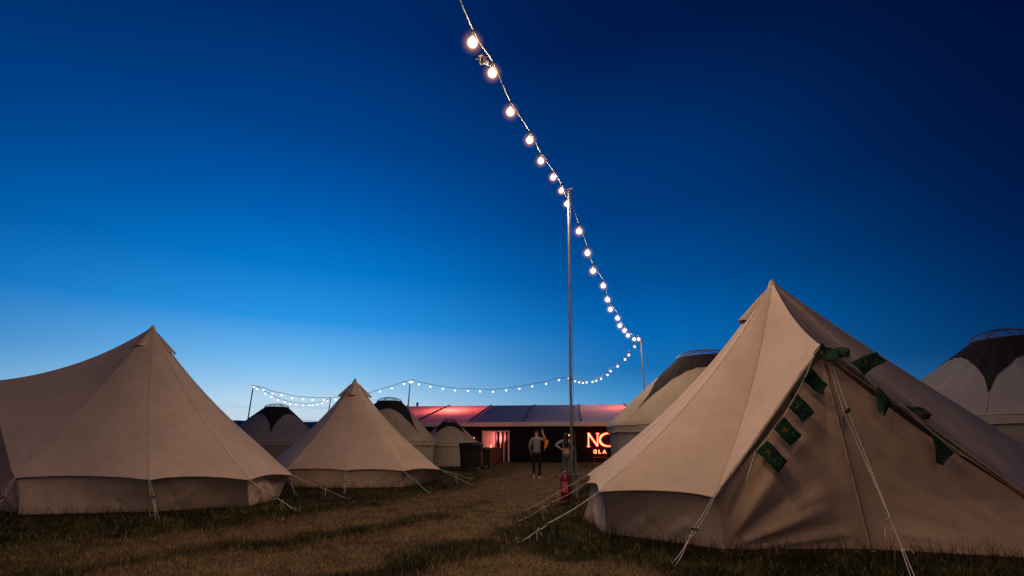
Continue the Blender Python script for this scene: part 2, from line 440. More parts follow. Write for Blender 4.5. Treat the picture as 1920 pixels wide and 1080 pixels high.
# lower folds fan out of the pegged corners
fL = [(0.05, .12, .95, 1.15, .045, .11), (.1, .1, 1.25, .85, -.05, .10), (.1, .06, 1.5, .55, .045, .075), (.15, .05, 1.6, .33, -.035, .05), (.2, .03, 1.7, .2, .03, .035), (.5, .02, 1.6, .12, -.025, .03), (0.0, .3, .55, 1.1, -.04, .09),
      (.9, .5, 1.6, .75, .02, .09), (1.0, 1.1, 1.5, 1.6, .015, .12), (.3, .7, .9, 1.5, .02, .1)]
fR = [(.1, .1, 1.3, .8, .035, .10), (.15, .06, 1.5, .45, -.035, .07), (.3, .05, 1.7, .25, .03, .05), (.3, .4, 1.2, 1.1, -.02, .12), (.6, .03, 1.7, .12, .02, .03), (.9, .5, 1.5, .9, .015, .1)]
pegD = G(1733, 1140)
tentR, bR = bell_tent('large beige bell tent nearest the camera, green flags strung round its closed door', apR, rimR, baseR, 3, G(1620, 1033),
    [(0, G(970, 978), dict(slide=.5)), (1, G(968, 1018), dict(slide=.62)), (2, G(1262, 1060), dict(slide=.5, loop=False)), (11, G(985, 957), dict(slide=.35)), (5, Vector((11.6, 7.4, 0)), {})],
    {3: .20, 0: .34, 1: .30, 2: .30, 4: .12, 11: .34, 5: .12}, (172, 28), 3, (fL, fR))
TENT_POLYS.append([b for b in bR if b is not None])
# door peak guy with its slider
gr = MB(); pA = P(1555, 684, 6.42); pB = P(1562, 688, 6.42); pS = P(1591, 773, 6.22); pS2 = P(1583, 776, 6.22)
kn = P(1668, 968, 5.52); kn2 = P(1693, 1033, 5.28)
def strand(m, pts, r=.0045): m.tube(pts, r, 5)
strand(gr, [pA, pS2]); strand(gr, [pB, pS]); strand(gr, [pS2, kn]); strand(gr, [pS, kn]); strand(gr, [kn, kn2]); strand(gr, [kn2+Vector((.01, 0, 0)), pegD+Vector((.03, 0, 0))]); strand(gr, [kn2-Vector((.01, 0, 0)), pegD-Vector((.02, 0, 0))])
strand(gr, [kn, P(1661, 975, 5.5), P(1659, 990, 5.5), P(1660, 1006, 5.5)]); strand(gr, [kn2, P(1698, 1028, 5.25), P(1706, 1030, 5.25), P(1714, 1037, 5.25)])
gr.sphere(kn2, .018, 8, 6); gr.sphere(kn, .012, 8, 6)
go = gr.build('guy_rope', 'rope', tentR)
sl = MB(); sl.add([pS+Vector((.03, -.01, -.01)), pS2+Vector((-.03, -.01, 0)), pS+Vector((.02, -.01, .06)), pS+Vector((.03, .01, -.01)), pS2+Vector((-.03, .01, 0)), pS+Vector((.02, .01, .06))], [(0, 1, 2), (3, 5, 4), (0, 3, 4, 1), (1, 4, 5, 2), (2, 5, 3, 0)])
slo = sl.build('rope_slider', 'slider', go, False)
for q in (pS2+Vector((-.015, -.015, -.005)), pS+Vector((.012, -.015, -.012))):
    sl = MB(); sl.sphere(q, .010, 8, 6); sl.build('eyelet', 'brass', go)
pg = MB(); pg.tube([pegD+Vector((0, 0, -.1)), pegD+Vector((0, -.02, .06))], .009, 6); pg.build('tent_peg', 'peg', go)
tg = MB(); a = P(1579, 781, 6.62); tg.add([a, P(1583.5, 780.5, 6.62), P(1587.5, 804.5, 6.62), P(1583.5, 806, 6.62)], [(0, 1, 2, 3)]); tg.build('care_label', 'grey', tentR, False, solid=.004)
for px in (1607, 1639):
    t_ = MB(); c = P(px, 1038, 6.66); t_.tube([c+Vector((.035*math.cos(k*.524), 0, .03*math.sin(k*.524))) for k in range(13)], .005, 5, False); t_.build('toggle_ring', 'rope', tentR)
# --- left tent, door facing left
apL = P(287, 612, 12.9)
DL = P(-30, 716, 11.8)
rimL = [DL, P(27, 896, 9.75), P(280, 900, 9.6), P(468, 900, 10.4), P(549, 891, 12.1), Vector((-6.2, 14.0, .6)), Vector((-7.3, 15.5, .6)), Vector((-8.9, 16.3, .6)), Vector((-10.8, 16.1, .6)), Vector((-12.6, 15.0, .6)), Vector((-14.2, 14.4, .6)), Vector((-15.2, 13.4, .6))]
baseL = [None, G(34, 968), G(287, 962), G(468, 951), G(521, 938), None, None, None, None, None, None, None]
tentL, bL = bell_tent('beige bell tent at the left edge, roof drawn out to a high door peak', apL, rimL, baseL, 0, Vector((-12.9, 11.9, 0)),
    [(2, G(296, 974), dict(slide=.45)), (3, G(560, 958), dict(slide=.55)), (4, G(655, 935), dict(slide=.45)), (1, G(-30, 985), {})],
    {0: .34, 1: .12, 2: .24, 3: .26, 4: .30}, (-72, -12, 150), 5, (fR, fL))
TENT_POLYS.append([b for b in bL if b is not None])
# --- middle tent
apM = P(666, 711, 17.6)
DM = Vector((-5.7, 21.2, 2.15))
rimM = [Vector((-8.35, 17.2, .53)), P(536, 880.5, 15.4), P(648.7, 882.3, 15.0), P(757, 883, 15.2), P(826, 880, 16.6), Vector((-2.85, 18.2, .55)), Vector((-3.3, 19.6, .55)), Vector((-4.2, 20.6, .55)), DM, Vector((-7.3, 20.6, .55)), Vector((-8.5, 19.0, .55))]
baseM = [G(505, 905), G(545, 915), G(645, 917), G(750, 915), G(819, 905), None, None, None, None, None, None]
tentM, bM = bell_tent('middle-sized beige bell tent between the left tent and the black bins', apM, rimM, baseM, 8, Vector((-5.6, 21.0, 0)),
    [(2, G(646, 926), dict(slide=.5, loop=False)), (3, G(808, 926), dict(slide=.45, loop=False)), (4, G(886, 909), dict(slide=.4)), (4, G(888, 898), dict(slide=.3)), (1, G(556, 930), dict(loop=False))],
    {0: .26, 4: .30, 5: .2}, (-78, -8, 190), 8, (fR, fL))
TENT_POLYS.append([b for b in bM if b is not None])
# ------------------------------------------------------------------ yurts
def yurt(label, c, R, wh, rh, rc, tips, tip0, lmax, n=30, domeh=.45, rm='yurt', wm='yurtwall'):
    c = Vector((c[0], c[1], 0)); root = thing('yurt', label, 'tent', c, 'yurts round the edge of the field')
    def ringp(r, z, k, tot, fac=.0): 
        a = 2*math.pi*k/tot; return c + Vector((r*math.cos(a), r*math.sin(a), z))
    tot = n*4
    rows = []
    for i in range(9):
        v = i/8; z = wh*v; row = []
        for k in range(tot):
            ph = 2*math.pi*k/tot; f = abs(math.sin(ph*n/2)); r = R*(1-.010*f) - .02*math.sin(math.pi*v) + .012*math.sin(ph*37)*(1-v) + .008*math.sin(ph*61+2)
            row.append(c+Vector((r*math.cos(ph), r*math.sin(ph), z)))
        rows.append(row)
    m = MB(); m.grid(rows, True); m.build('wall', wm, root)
    def roofz(r):
        f = (R+.06-r)/(R+.06-rc); return wh + .03 + rh*(f*1.06 - .06*f*f) 
    def roofp(r, ph, lift=0):
        f = (R+.06-r)/(R+.06-rc); sag = .035*abs(math.sin(ph*n/2))*math.sin(math.pi*min(1, max(0, f)))*R/3
        return c+Vector((r*math.cos(ph), r*math.sin(ph), roofz(r)-sag+lift))
    rows = []
    for i in range(19):
        r = lerp(rc, R+.06, i/18); rows.append([roofp(r, 2*math.pi*k/tot) for k in range(tot)])
    for dz, dr in ((-.05, .015), (-.14, 0), (-.24, .01)):
        rows.append([c+Vector(((R+.05+dr+.012*math.sin(k*.9))*math.cos(2*math.pi*k/tot), (R+.05+dr+.012*math.sin(k*.9))*math.sin(2*math.pi*k/tot), wh+dz+.012*math.sin(k*.7))) for k in range(tot)])
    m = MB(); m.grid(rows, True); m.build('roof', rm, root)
    m = MB(); m.tube([c+Vector(((R+.075)*math.cos(2*math.pi*k/tot), (R+.075)*math.sin(2*math.pi*k/tot), wh-.02+.01*math.sin(k*.8))) for k in range(tot+1)], .016, 5, False)
    m.build('eave_cord', 'seam', root)
    # dark star shaped roof cover
    L = R+.06-rc; rows = [[] for _ in range(15)]; T2 = tips*32
    for k in range(T2):
        ph = tip0 + 2*math.pi*k/T2; q = (k % 32)/32; a = abs(q-.5)*2
        ln = L*(.22 + (lmax-.22)*(1-math.sqrt(max(0, 1-a**2.2))))
        for i in range(15): rows[i].append(roofp(rc+.0+ln*i/14, ph, .018))
    m = MB(); m.grid(rows, True); m.build('star_cover', 'starcloth', root)
    for k in range(tips):
        m = MB(); ph = tip0+2*math.pi*k/tips; m.tube([roofp(lerp(rc+L*lmax, R+.06, i/8), ph, .01) for i in range(9)], .008, 4)
        m.build('cover_cord', 'seam', root)
    zc_ = roofz(rc)
    m = MB(); m.tube([c+Vector((rc*math.cos(2*math.pi*k/32), rc*math.sin(2*math.pi*k/32), zc_+.02)) for k in range(33)], .024, 6, False)
    for s in range(6):
        a = s*math.pi/3+.3
        m.tube([c+Vector((rc*math.cos(a)*math.cos(b_), rc*math.sin(a)*math.cos(b_), zc_+.02+domeh*math.sin(b_))) for b_ in [i/8*math.pi/2 for i in range(9)]], .013, 5)
    m.build('crown_wheel', 'wood', root)
    m = MB(); m.lathe(c, [((rc+.03)*math.cos(i/8*math.pi/2)+1e-4, zc_+.03+(domeh+.02)*math.sin(i/8*math.pi/2)) for i in range(9)], 32); m.build('crown_dome', 'dome', root)
    return root
def off(c, ang): return ang
yurt('pale yurt rising behind the nearest bell tent, its side hiding part of the red sign', (7.0, 17.4), 3.55, 1.86, 2.3, .95, 4, math.radians(203), .82, domeh=.3)
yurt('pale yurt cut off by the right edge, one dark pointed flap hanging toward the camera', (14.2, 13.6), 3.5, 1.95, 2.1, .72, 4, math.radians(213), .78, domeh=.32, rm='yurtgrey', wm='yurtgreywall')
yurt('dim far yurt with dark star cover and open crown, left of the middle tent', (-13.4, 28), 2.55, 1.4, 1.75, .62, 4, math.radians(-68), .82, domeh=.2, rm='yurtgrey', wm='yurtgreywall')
yurt('yurt directly behind the middle bell tent, dark flap sliding down its right side', (-6.75, 27), 2.55, 1.4, 2.0, .66, 4, math.radians(-34), .86, domeh=.22)
yurt('smallest yurt, beside the black bins in front of the marquee', (-3.85, 30.6), 1.7, 1.33, 1.1, .45, 4, math.radians(-35), .74, domeh=.2)
# ------------------------------------------------------------------ marquee
MA = Vector((0, 35.9, 0)); md = Vector((5.74, -.72, 0)).normalized(); mn = Vector((-md.y, md.x, 0))
if mn.y < 0: mn = -mn
def MQ(s, d, z): return MA + md*s + mn*d + Vector((0, 0, z))
def mq_s(px, py, d=0):                 # distance along the marquee front where the sight line crosses the plane d metres behind it
    r = ray(px, py); k = r[0]/r[1]; O = MA+mn*d
    s = (k*O.y-O.x)/(md.x-k*md.y); return s
mroot = thing('marquee', 'long dark-fronted marquee with pale roof lit red from inside, behind the tents', 'marquee', MA)
S0, S1 = -12.0, 17.0; EH = 2.72; RH = 4.62; RD = 10.0
bays = [mq_s(879, 793)+4.07*k for k in range(-2, 6)]
bays = [b for b in bays if S0+.5 < b < S1-.5]
def roofline(d):                        # slight curve near the ridge
    f = d/RD; return EH + (RH-EH)*(f*1.08-.08*f*f)
allb = [S0]+bays+[S1]
m = MB()
for i in range(len(allb)-1):
    rows = []
    for a in range(21):
        d = RD*a/20; row = []
        for b in range(11):
            s = lerp(allb[i], allb[i+1], b/10); row.append(MQ(s, d, roofline(d)-.10*math.sin(math.pi*b/10)*math.sin(math.pi*a/20)))
        rows.append(row)
    m.grid(rows)
    m.grid([[MQ(allb[i], RD+k, roofline(RD)-(RH-EH)*k/RD), MQ(allb[i+1], RD+k, roofline(RD)-(RH-EH)*k/RD)] for k in (0, 5, 10)])
roof = m.build('roof', 'mqroof', mroot)
for b in bays:
    m = MB(); m.tube([MQ(b, RD*a/16+.0, roofline(RD*a/16)+.03) for a in range(17)], .075, 6); m.build('roof_strap', 'strap', mroot)
for dd in (3.3, 6.6):
    m = MB(); m.tube([MQ(lerp(S0, S1, q/40), dd, roofline(dd)-.16) for q in range(41)], .03, 5); m.build('purlin', 'strap', mroot)
m = MB(); m.box(MQ((S0+S1)/2, -.06, EH-.155), (S1-S0, .16, .31), math.atan2(md.y, md.x)); m.build('gutter', 'mqgutter', mroot, False, bevel=.03)
for b in bays:
    m = MB(); m.box(MQ(b, -.15, EH-.155), (.10, .03, .33), math.atan2(md.y, md.x)); m.build('gutter_joint', 'white', mroot, False)
# front wall around the bar opening
OL, OR_ = mq_s(904, 820), mq_s(955, 820); OT = 2.05
m = MB(); ra = math.atan2(md.y, md.x)
def wallp(s0, s1, z0, z1, d=.1):
    n = max(2, int((s1-s0)*4)); rows = []
    for z in (z0, (z0+z1)/2, z1): rows.append([MQ(lerp(s0, s1, k/n), d+.025*math.sin(lerp(s0, s1, k/n)*7)+.01*math.sin(lerp(s0, s1, k/n)*23), z) for k in range(n+1)])
    m.grid(rows)
wallp(S0, OL, 0, EH-.2); wallp(OR_, S1, 0, EH-.2); wallp(OL, OR_, OT, EH-.2)
m.build('front_wall', 'mqblack', mroot)
m = MB(); m.grid([[MQ(S0, 0.1, 0), MQ(S0, 10, 0), MQ(S0, 20, 0)], [MQ(S0, .1, EH), MQ(S0, 10, RH), MQ(S0, 20, EH)]]); m.grid([[MQ(S1, 0.1, 0), MQ(S1, 10, 0), MQ(S1, 20, 0)], [MQ(S1, .1, EH), MQ(S1, 10, RH), MQ(S1, 20, EH)]])
m.grid([[MQ(S0, 20, 0), MQ(S1, 20, 0)], [MQ(S0, 20, EH), MQ(S1, 20, EH)]]); m.build('rear_wall', 'mqblack', mroot)
for b in (bays[1] if False else [q for q in bays if abs(q-mq_s(879, 793)) < .5 or abs(q-mq_s(1090, 792)) < .9]):
    m = MB(); m.grid([[MQ(b, d, .05) for d in (.2, 5, 10)], [MQ(b, d, roofline(min(d, 10))-.08) for d in (.2, 5, 10)]]); m.grid([[MQ(b, d, .05) for d in (10, 19)], [MQ(b, 10, RH-.1), MQ(b, 19, EH-.1)]]); m.build('inner_partition', 'pinkwall', mroot)
m = MB()
for s, wd in ((OL+.07, .16), (lerp(OL, OR_, .50), .09), (lerp(OL, OR_, .80), .07), (OR_-.05, .10)): m.box(MQ(s, .05, OT/2), (wd, .08, OT), ra)
m.box(MQ((OL+OR_)/2, .05, OT+.03), (OR_-OL+.02, .085, .07), ra); m.build('opening_frame', 'white', mroot, False)
m = MB(); m.box(MQ((OL+OR_)/2-.2, 2.6, 1.3), (3.6, .05, 2.6), ra); m.build('inner_lining', 'pinkwall', mroot, False)
for f in (.42, .60, .74, .9):
    m = MB(); s = lerp(OL, OR_, f)+.15; wdt = .17
    rows = []
    for i in range(9):
        v = i/8; wv = wdt*(1-.55*math.sin(math.pi*min(1, v*1.15))**2 if v < .87 else 1); rows.append([MQ(s+wv*(k/8-.5)*2, 1.3+.04*math.sin(k*2.2), 2.35-1.5*v) for k in range(9)])
    m.grid(rows); m.build('drape', 'drape', mroot)
m = MB(); m.box(MQ((OL+OR_)/2, 1.5, 2.5), (OR_-OL+1.6, 2.6, .04), ra); m.build('light_baffle', 'mqblack', mroot, False)  # unseen board added to keep the bar light off the roof
# red light: the lamps inside the tent shine through its roof
def plight(name, loc, col, power, r=.15, parent=None):
    l = bpy.data.lights.new(name, 'POINT'); l.color = col; l.energy = power; l.shadow_soft_size = r
    o = bpy.data.objects.new(name, l); COL.objects.link(o); o.location = Vector(loc) - world_loc(parent); o.parent = parent; o.visible_camera = False; return o
s_a = mq_s(845, 775, 7.6); s_b = mq_s(1172, 762, 7.6)
def inner_lamp(s, d, z, pw, rad, lab):
    t = thing('spot_lamp', lab, 'lamp', MQ(s, d, z), 'red lamps inside the marquee')
    m = MB(); m.lathe(MQ(s, d, z), [(.01, .3), (.12, .28), (.15, .0), (.13, -.02)], 12); m.build('housing', 'black', t)
    m = MB(); m.sphere(MQ(s, d, z), .1, 10, 8); m.build('lens', 'redlamp', t)
    plight('lamp_light', MQ(s, d, z+.42), (1, .12, .05), pw, rad, t)
inner_lamp(s_a, 7.2, roofline(7.2)-2.0, 1800, .5, 'red lamp glowing under the marquee roof above the bar')
inner_lamp(s_b, 8.0, roofline(8)-2.0, 750, .5, 'red lamp glowing under the marquee roof near the sign')
plight('bar_light', MQ((OL+OR_)/2, 1.9, 1.5), (1, .28, .24), 52, .2, mroot)
# ------------------------------------------------------------------ bar counter and bins
c0 = G(953, 863); c1 = G(884, 872.5)
bd = (c1-c0); bl = bd.length; bd.normalize(); br = math.atan2(bd.y, bd.x); bn = Vector((bd.y, -bd.x, 0))
cc = (c0+c1)/2 - Vector((.35, 0, 0))*0
bt = thing('bar_counter', 'red-lit timber bar counter running out of the lit marquee opening', 'bar counter', cc)
m = MB(); m.box(cc+Vector((0, .35, .46)), (bl, .6, .92), br); m.build('counter_front', 'bar', bt, False, bevel=.01)
for k in range(9):
    p = lerp(c0, c1, (k+.5)/9)
    m = MB(); m.box(p+Vector((0, .35, .46)) , (.03, .64, .9), br); m.build('batten', 'bar', bt, False)
m = MB(); m.box(cc+Vector((0, .35, .95)), (bl+.1, .75, .06), br); m.build('counter_top', 'bar', bt, False, bevel=.01)
for k in range(5):
    p = lerp(c0, c1, .42+.12*k)+Vector((0, .15, .98))
    m = MB(); m.lathe(p, [(.001, 0), (.035, 0), (.045, .16), (.04, .16), (.03, .02)], 10); q = m.build('glass', 'redlamp' if k in (1, 3) else 'brass')  # two cups emit in place of the red light falling on them
    tag(q, ['short brass-toned cup on the bar, nearest the doorway', 'red cup second along the bar, made to glow for the red light on it', 'short brass-toned cup in the middle of the bar', 'red cup fourth along the bar, made to glow for the red light on it', 'short brass-toned cup at the bar end by the bins'][k], 'cup', 'cups on the bar')
plight('bar_red_fill', lerp(c0, c1, .6)+Vector((.1, -.25, 1.35)), (1, .10, .04), 22, .08, bt)  # red light without a lamp body, added to redden the bins
def bin_(label, loc, wx, wy, h, rot, matn, wheels=4):
    loc = Vector(loc); t = thing('wheelie_bin', label, 'bin', loc, 'bins at the end of the bar'); R = Matrix.Rotation(rot, 3, 'Z')
    rows = []
    for z, s in ((.14, .84), (.2, .86), (h*.6, .94), (h*.86, 1.0), (h*.9, 1.05), (h*.93, 1.05)):
        row = []
        for k in range(24):
            a = 2*math.pi*(k+.5)/24; ca, sa = math.cos(a), math.sin(a); e = .28
            x = math.copysign(abs(ca)**e, ca)*wx/2*s; y = math.copysign(abs(sa)**e, sa)*wy/2*s; row.append(loc + R @ Vector((x, y, z)))
        rows.append(row)
    m = MB(); m.grid(rows, True); m.f.append(tuple(range(24))); m.build('body', matn, t)
    m = MB(); rows = []
    for z, s in ((h*.92, 1.09), (h*.955, 1.09), (h*.985, .98), (h, .7), (h*1.003, .01)):
        rows.append([loc + R @ Vector((math.copysign(abs(math.cos(2*math.pi*(k+.5)/24))**.28, math.cos(2*math.pi*(k+.5)/24))*wx/2*s, math.copysign(abs(math.sin(2*math.pi*(k+.5)/24))**.28, math.sin(2*math.pi*(k+.5)/24))*wy/2*s, z)) for k in range(24)])
    m.grid(rows, True); m.build('lid', matn, t)
    for sx in (-1, 1):
        for sy in (-1, 1):
            q = loc + R @ Vector((sx*wx*.36, sy*wy*.34, .08)); m = MB(); ax = R @ Vector((.025, 0, 0)); m.tube([q-ax, q+ax], .08, 12); m.build('wheel', 'black', t)
        m = MB(); q = loc + R @ Vector((sx*wx*.2, -wy*.53, h*.86)); ax = R @ Vector((.09, 0, 0)); m.tube([q-ax, q+ax], .018, 6); m.build('handle', 'black', t)
    m = MB(); 
    for k in range(5):
        q = loc + R @ Vector(((k-2)*wx*.18, -wy*.472, h*.45)); m.box(q, (.03, .03, h*.55), rot)
    m.build('ribs', matn, t, False)
    return t
bin_('big black four-wheeled bin beside the smallest yurt', G(882, 884), 1.02, .82, 1.30, math.radians(-8), 'black')
bin_('narrow glossy black bin catching red light, right of the bigger bin', G(911, 880), .42, .55, 1.06, math.radians(10), 'blackshiny')
# ------------------------------------------------------------------ neon sign
sg = thing('neon_sign', 'glowing red letters on the black marquee wall, cut off by a yurt', 'sign', MQ(mq_s(1100, 838), -.05, 1.2))
def SP(px, py, d=-.06):
    r = ray(px, py); s = mq_s(px, py, d); O = MQ(s, d, 0); t = O.y/r[1]
    return Vector((O.x, O.y, CAM_H+r[2]*t))
def stroke(name, segs, wcore, wrim):
    m = MB(); m2 = MB()
    for s in segs:
        pts = [SP(*q[:2]) for q in s]; ws = [q[2] if len(q) > 2 else 1 for q in s]
        m.tube(pts, [wcore*x for x in ws], 8); m2.tube([p+mn*.075 for p in pts], [wcore*x+wrim for x in ws], 8)
    o = m.build(name, 'neonw', sg); m2.build('glow_rim', 'neonr', o)
o_ = []
for k in range(29):
    a = 2*math.pi*k/28; o_.append((1141+16.5*math.cos(a), 824.5+12.2*math.sin(a), .55+1.15*abs(math.cos(a))))
stroke('letter_n', [[(1103.5, 813.5, .7), (1103.5, 836.5, .7)], [(1104, 813.5, 1.25), (1120.5, 836.5, 1.25)], [(1120.5, 813.5, .75), (1120.5, 836.5, .75)], [(1101.3, 813, .5), (1106, 813, .5)], [(1101, 837, .5), (1106.3, 837, .5)], [(1117.8, 813, .5), (1123.4, 813, .5)]], .030, .05)
stroke('letter_o', [o_], .034, .05)
stroke('letter_g', [[(1118.5, 844.7), (1116.5, 843.6), (1114.4, 844.3), (1113.3, 846.6), (1114.2, 849.2), (1116.4, 850), (1118.6, 849), (1118.7, 847), (1116.6, 847)]], .019, .022)
stroke('letter_l', [[(1123, 843.5), (1123, 849.8), (1126.5, 849.8)]], .019, .022)
stroke('letter_a', [[(1130.6, 850.2), (1133.3, 843.5), (1136, 850.2)], [(1131.6, 848), (1135, 848)]], .019, .022)
plight('sign_glow', SP(1122, 836, -.7), (1, .10, .03), 16, .3, sg)
# low table with small cups under the sign
t0 = SP(1127, 868, -.5); t0.z = 0
tb = thing('low_table', 'small low table lit red on the grass under the sign', 'table', t0)
m = MB(); m.box(t0+Vector((0, 0, .34)), (1.0, .4, .04), ra); m.build('tabletop', 'bar', tb, False)
for sx in (-1, 1):
    for sy in (-1, 1):
        m = MB(); m.box(t0+md*.44*sx+mn*.15*sy+Vector((0, 0, .16)), (.05, .05, .32), ra); m.build('leg', 'bar', tb, False)
# lamp globe beside the small yurt
lp = SP(886, 823, -1.2)
lt = thing('globe_lamp', 'glowing red globe lamp against the marquee wall beside the smallest yurt', 'lamp', Vector((lp.x, lp.y, 0)))
m = MB(); m.sphere(lp, .15, 16, 10, (1, 1, .8)); m.build('globe', 'redlamp', lt)
m = MB(); m.tube([Vector((lp.x, lp.y, 0)), lp-Vector((0, 0, .1))], .025, 8); m.build('post', 'black', lt)
wl = SP(1067, 816, -.05); wlt = thing('wall_light', 'pinprick orange light high on the black marquee wall', 'lamp', wl)
m = MB(); m.sphere(wl, .045, 10, 8); m.build('lens', 'redlamp', wlt); m = MB(); m.box(wl+mn*.05, (.12, .05, .12), ra); m.build('housing', 'black', wlt, False)
# roof vent pipe on the marquee
m = MB(); vp = MQ(mq_s(781, 764, 10), 10.2, RH-.05); m.tube([vp, vp+Vector((0, 0, .32))], .10, 8); m.tube([vp+Vector((0, 0, .30)), vp+Vector((0, 0, .40))], .13, 8); m.build('roof_vent', 'steel', mroot)
# far dark marquee on the left
f0, f1 = P(330, 786, 72), P(598, 791, 80); fz = 4.55; fd = (f1-f0); fd.z = 0; fL_ = fd.length; fd.normalize(); fn = Vector((-fd.y, fd.x, 0))
f0.z = 0
ft = thing('marquee', 'far low dark blue marquee roof between the left tent and the dim yurt', 'marquee', f0)
m = MB(); rows = []
for a in range(9):
    d = -6+12*a/8; rows.append([f0+fd*fL_*k/24+fn*d+Vector((0, 0, 2.3+(fz-2.3)*(1-abs(d)/6)-.08*math.sin(math.pi*((k*5) % 24)/24))) for k in range(25)])
m.grid(rows); m.build('roof', 'blueroof', ft)
for k in range(0, 25, 4):
    m = MB(); q = f0+fd*fL_*k/24; m.tube([q-fn*6+Vector((0, 0, 2.33)), q+Vector((0, 0, fz+.03)), q+fn*6+Vector((0, 0, 2.33))], .07, 5); m.build('roof_strap', 'strap', ft)
m = MB()
for d in (-6, 6): m.grid([[f0+fn*d, f0+fn*d+fd*fL_], [f0+fn*d+Vector((0, 0, 2.32)), f0+fn*d+fd*fL_+Vector((0, 0, 2.32))]])
for e in (0, fL_): m.add([f0+fd*e-fn*6, f0+fd*e+fn*6, f0+fd*e+fn*6+Vector((0, 0, 2.3)), f0+fd*e+Vector((0, 0, fz)), f0+fd*e-fn*6+Vector((0, 0, 2.3))], [(0, 1, 2, 3, 4)])
m.build('wall', 'mqblack', ft, False)
# ------------------------------------------------------------------ festoon poles and strings
M['steel_lit'] = mat('galvanised_steel_lit', (.38, .38, .37), .55, .2, 9)  # lighter steel: bulb light on the far poles put into the colour
def pole(label, bot, top, r=.05, extra=False):
    bot = Vector(bot); top = Vector(top); t = thing('festoon_pole', label, 'pole', bot, 'poles carrying the festoon lights')
    m = MB(); m.tube([lerp(bot, top, k/12) for k in range(13)], [lerp(r, r*.82, k/12) for k in range(13)], 14); m.build('shaft', 'steel' if extra else 'steel_lit', t)
    m = MB(); m.tube([top-Vector((0, 0, .02)), top+Vector((0, 0, .03))], r*.95, 10); m.tube([top+Vector((-.02, 0, .02)), top+Vector((.12, -.05, .06)), top+Vector((.14, -.05, -.02))], .012, 6); m.build('top_hook', 'steel', t)
    if extra:
        s = bot+Vector((.13, .08, 0)); m = MB(); m.tube([s, s+Vector((-.01, 0, 1.55))], .032, 10); m.build('ground_stake', 'steel', t)
        for z in (.55,):
            m = MB(); m.box(bot+Vector((.06, .03, z)), (.30, .14, .035), .3); m.tube([bot+Vector((-.12, -.02, z)), bot+Vector((.30, .06, z+.01))], .014, 6); m.build('clamp', 'peg', t, False)
        m = MB()
        pts = [lerp(bot, top, .06+.94*k/60)+Vector((.055+.012*math.sin(k*1.3), -.05, 0)) for k in range(61)]; m.tube(pts, .006, 5); m.build('power_cable', 'cable', t)
    return top
q1 = P(1065, 357, 12.67); b1 = G(1073, 936); 
T1 = pole('tall steel pole standing behind the fire extinguisher, reaching into the sky', b1, q1, .034, True)
T2 = pole('steel pole rising from behind the pale yurt beside the nearest tent', (9.15, 33.7, 0), P(1201, 636, 33.7), .062)
T3 = pole('slim steel pole standing behind the marquee in line with the tallest pole', (6.6, 55, 0), P(1067, 708, 55), .07)
T4 = pole('steel pole behind the marquee above the yurt with the sliding flap', (-12.4, 58, 0), P(769.5, 714, 58), .09)
T5 = pole('leaning steel pole left of the dim far yurt', P(463, 800, 62).xyz*Vector((1, 1, 0)).to_tuple().__len__() and Vector((P(463, 800, 62).x, 62, 0)), P(475, 723, 62), .085)
T6 = pole('farthest thin pole, just left of the middle tent roof', (-31.5, 84, 0), P(620, 747, 84), .09)
T0 = pole('pole out of view behind the camera', (-4, -8, 0), (-4, -8, 8.2), .058)
def plane_pt(A, B, px, py):
    r = ray(px, py); k = r[0]/r[1]; b = (B.x-A.x)/(B.y-A.y); a = A.x-b*A.y; Y = a/(k-b)
    return P(px, py, Y)
BG = None
BULB_W = 100
def festoon(label, A, B, pts, rb, matb, cabr=.008, drop=.10, extra=(), pw=1.0):
    """cable between two pole tops with a lamp holder and globe at each point"""
    A = Vector(A); B = Vector(B); t = thing('festoon_string', label, 'string lights', Vector((A.x, A.y, 0)), 'strings of festoon lights')
    bl = [plane_pt(A, B, *p) if not isinstance(p, Vector) else p for p in pts] + list(extra)
    key = (B-A); key.z = 0; key2 = key.length_squared
    bl.sort(key=lambda p: (p-A).dot(key))
    up = Vector((0, 0, rb+drop*.5))
    line = [A]+[p+up for p in bl if .01 < (p-A).dot(key)/key2 < .99]+[B]
    # smooth the hanging curve
    S = []
    for i in range(len(line)-1):
        p0, p1, p2, p3 = line[max(0, i-1)], line[i], line[i+1], line[min(len(line)-1, i+2)]
        for k in range(5):
            u = k/5; S.append(.5*((2*p1)+(-p0+p2)*u+(2*p0-5*p1+4*p2-p3)*u*u+(-p0+3*p1-3*p2+p3)*u*u*u))
    S.append(B)
    m = MB(); m.tube(S, cabr, 6); m.build('cable', 'cable', t)
    proto = None
    for p in bl:
        if proto is None:
            m = MB(); m.sphere(p, rb, 20, 14)
            b_ = m.build('bulb', matb, t); m = MB(); m.tube([p+Vector((0, 0, rb*.55)), p+Vector((0, 0, rb+drop*.4)), p+Vector((0, 0, rb+drop*.55))], [.022, .022, .012], 10)
            s_ = m.build('lamp_holder', 'socket', b_); proto = (b_, s_, p)
            if pw:
                ld_ = bpy.data.lights.new('bulb_light', 'POINT'); ld_.color = (1, .67, .44); ld_.energy = BULB_W*pw; ld_.shadow_soft_size = .05
        else:
            b_ = proto[0].copy(); COL.objects.link(b_); b_.parent = t; b_.location = p-proto[2]
            s_ = proto[1].copy(); COL.objects.link(s_); s_.parent = b_
        if pw:
            lo = bpy.data.objects.new('bulb_light', ld_); COL.objects.link(lo); lo.parent = b_; lo.visible_camera = False; lo.location = proto[2]-world_loc(t)
    return t
pv = [(886, 80), (923, 137), (957, 210), (993, 263), (1014, 302), (1037, 333), (1052.6, 357.8), (1062.6, 382.6)]
T0v = Vector((-4, -8, 8.2))
ex0 = []
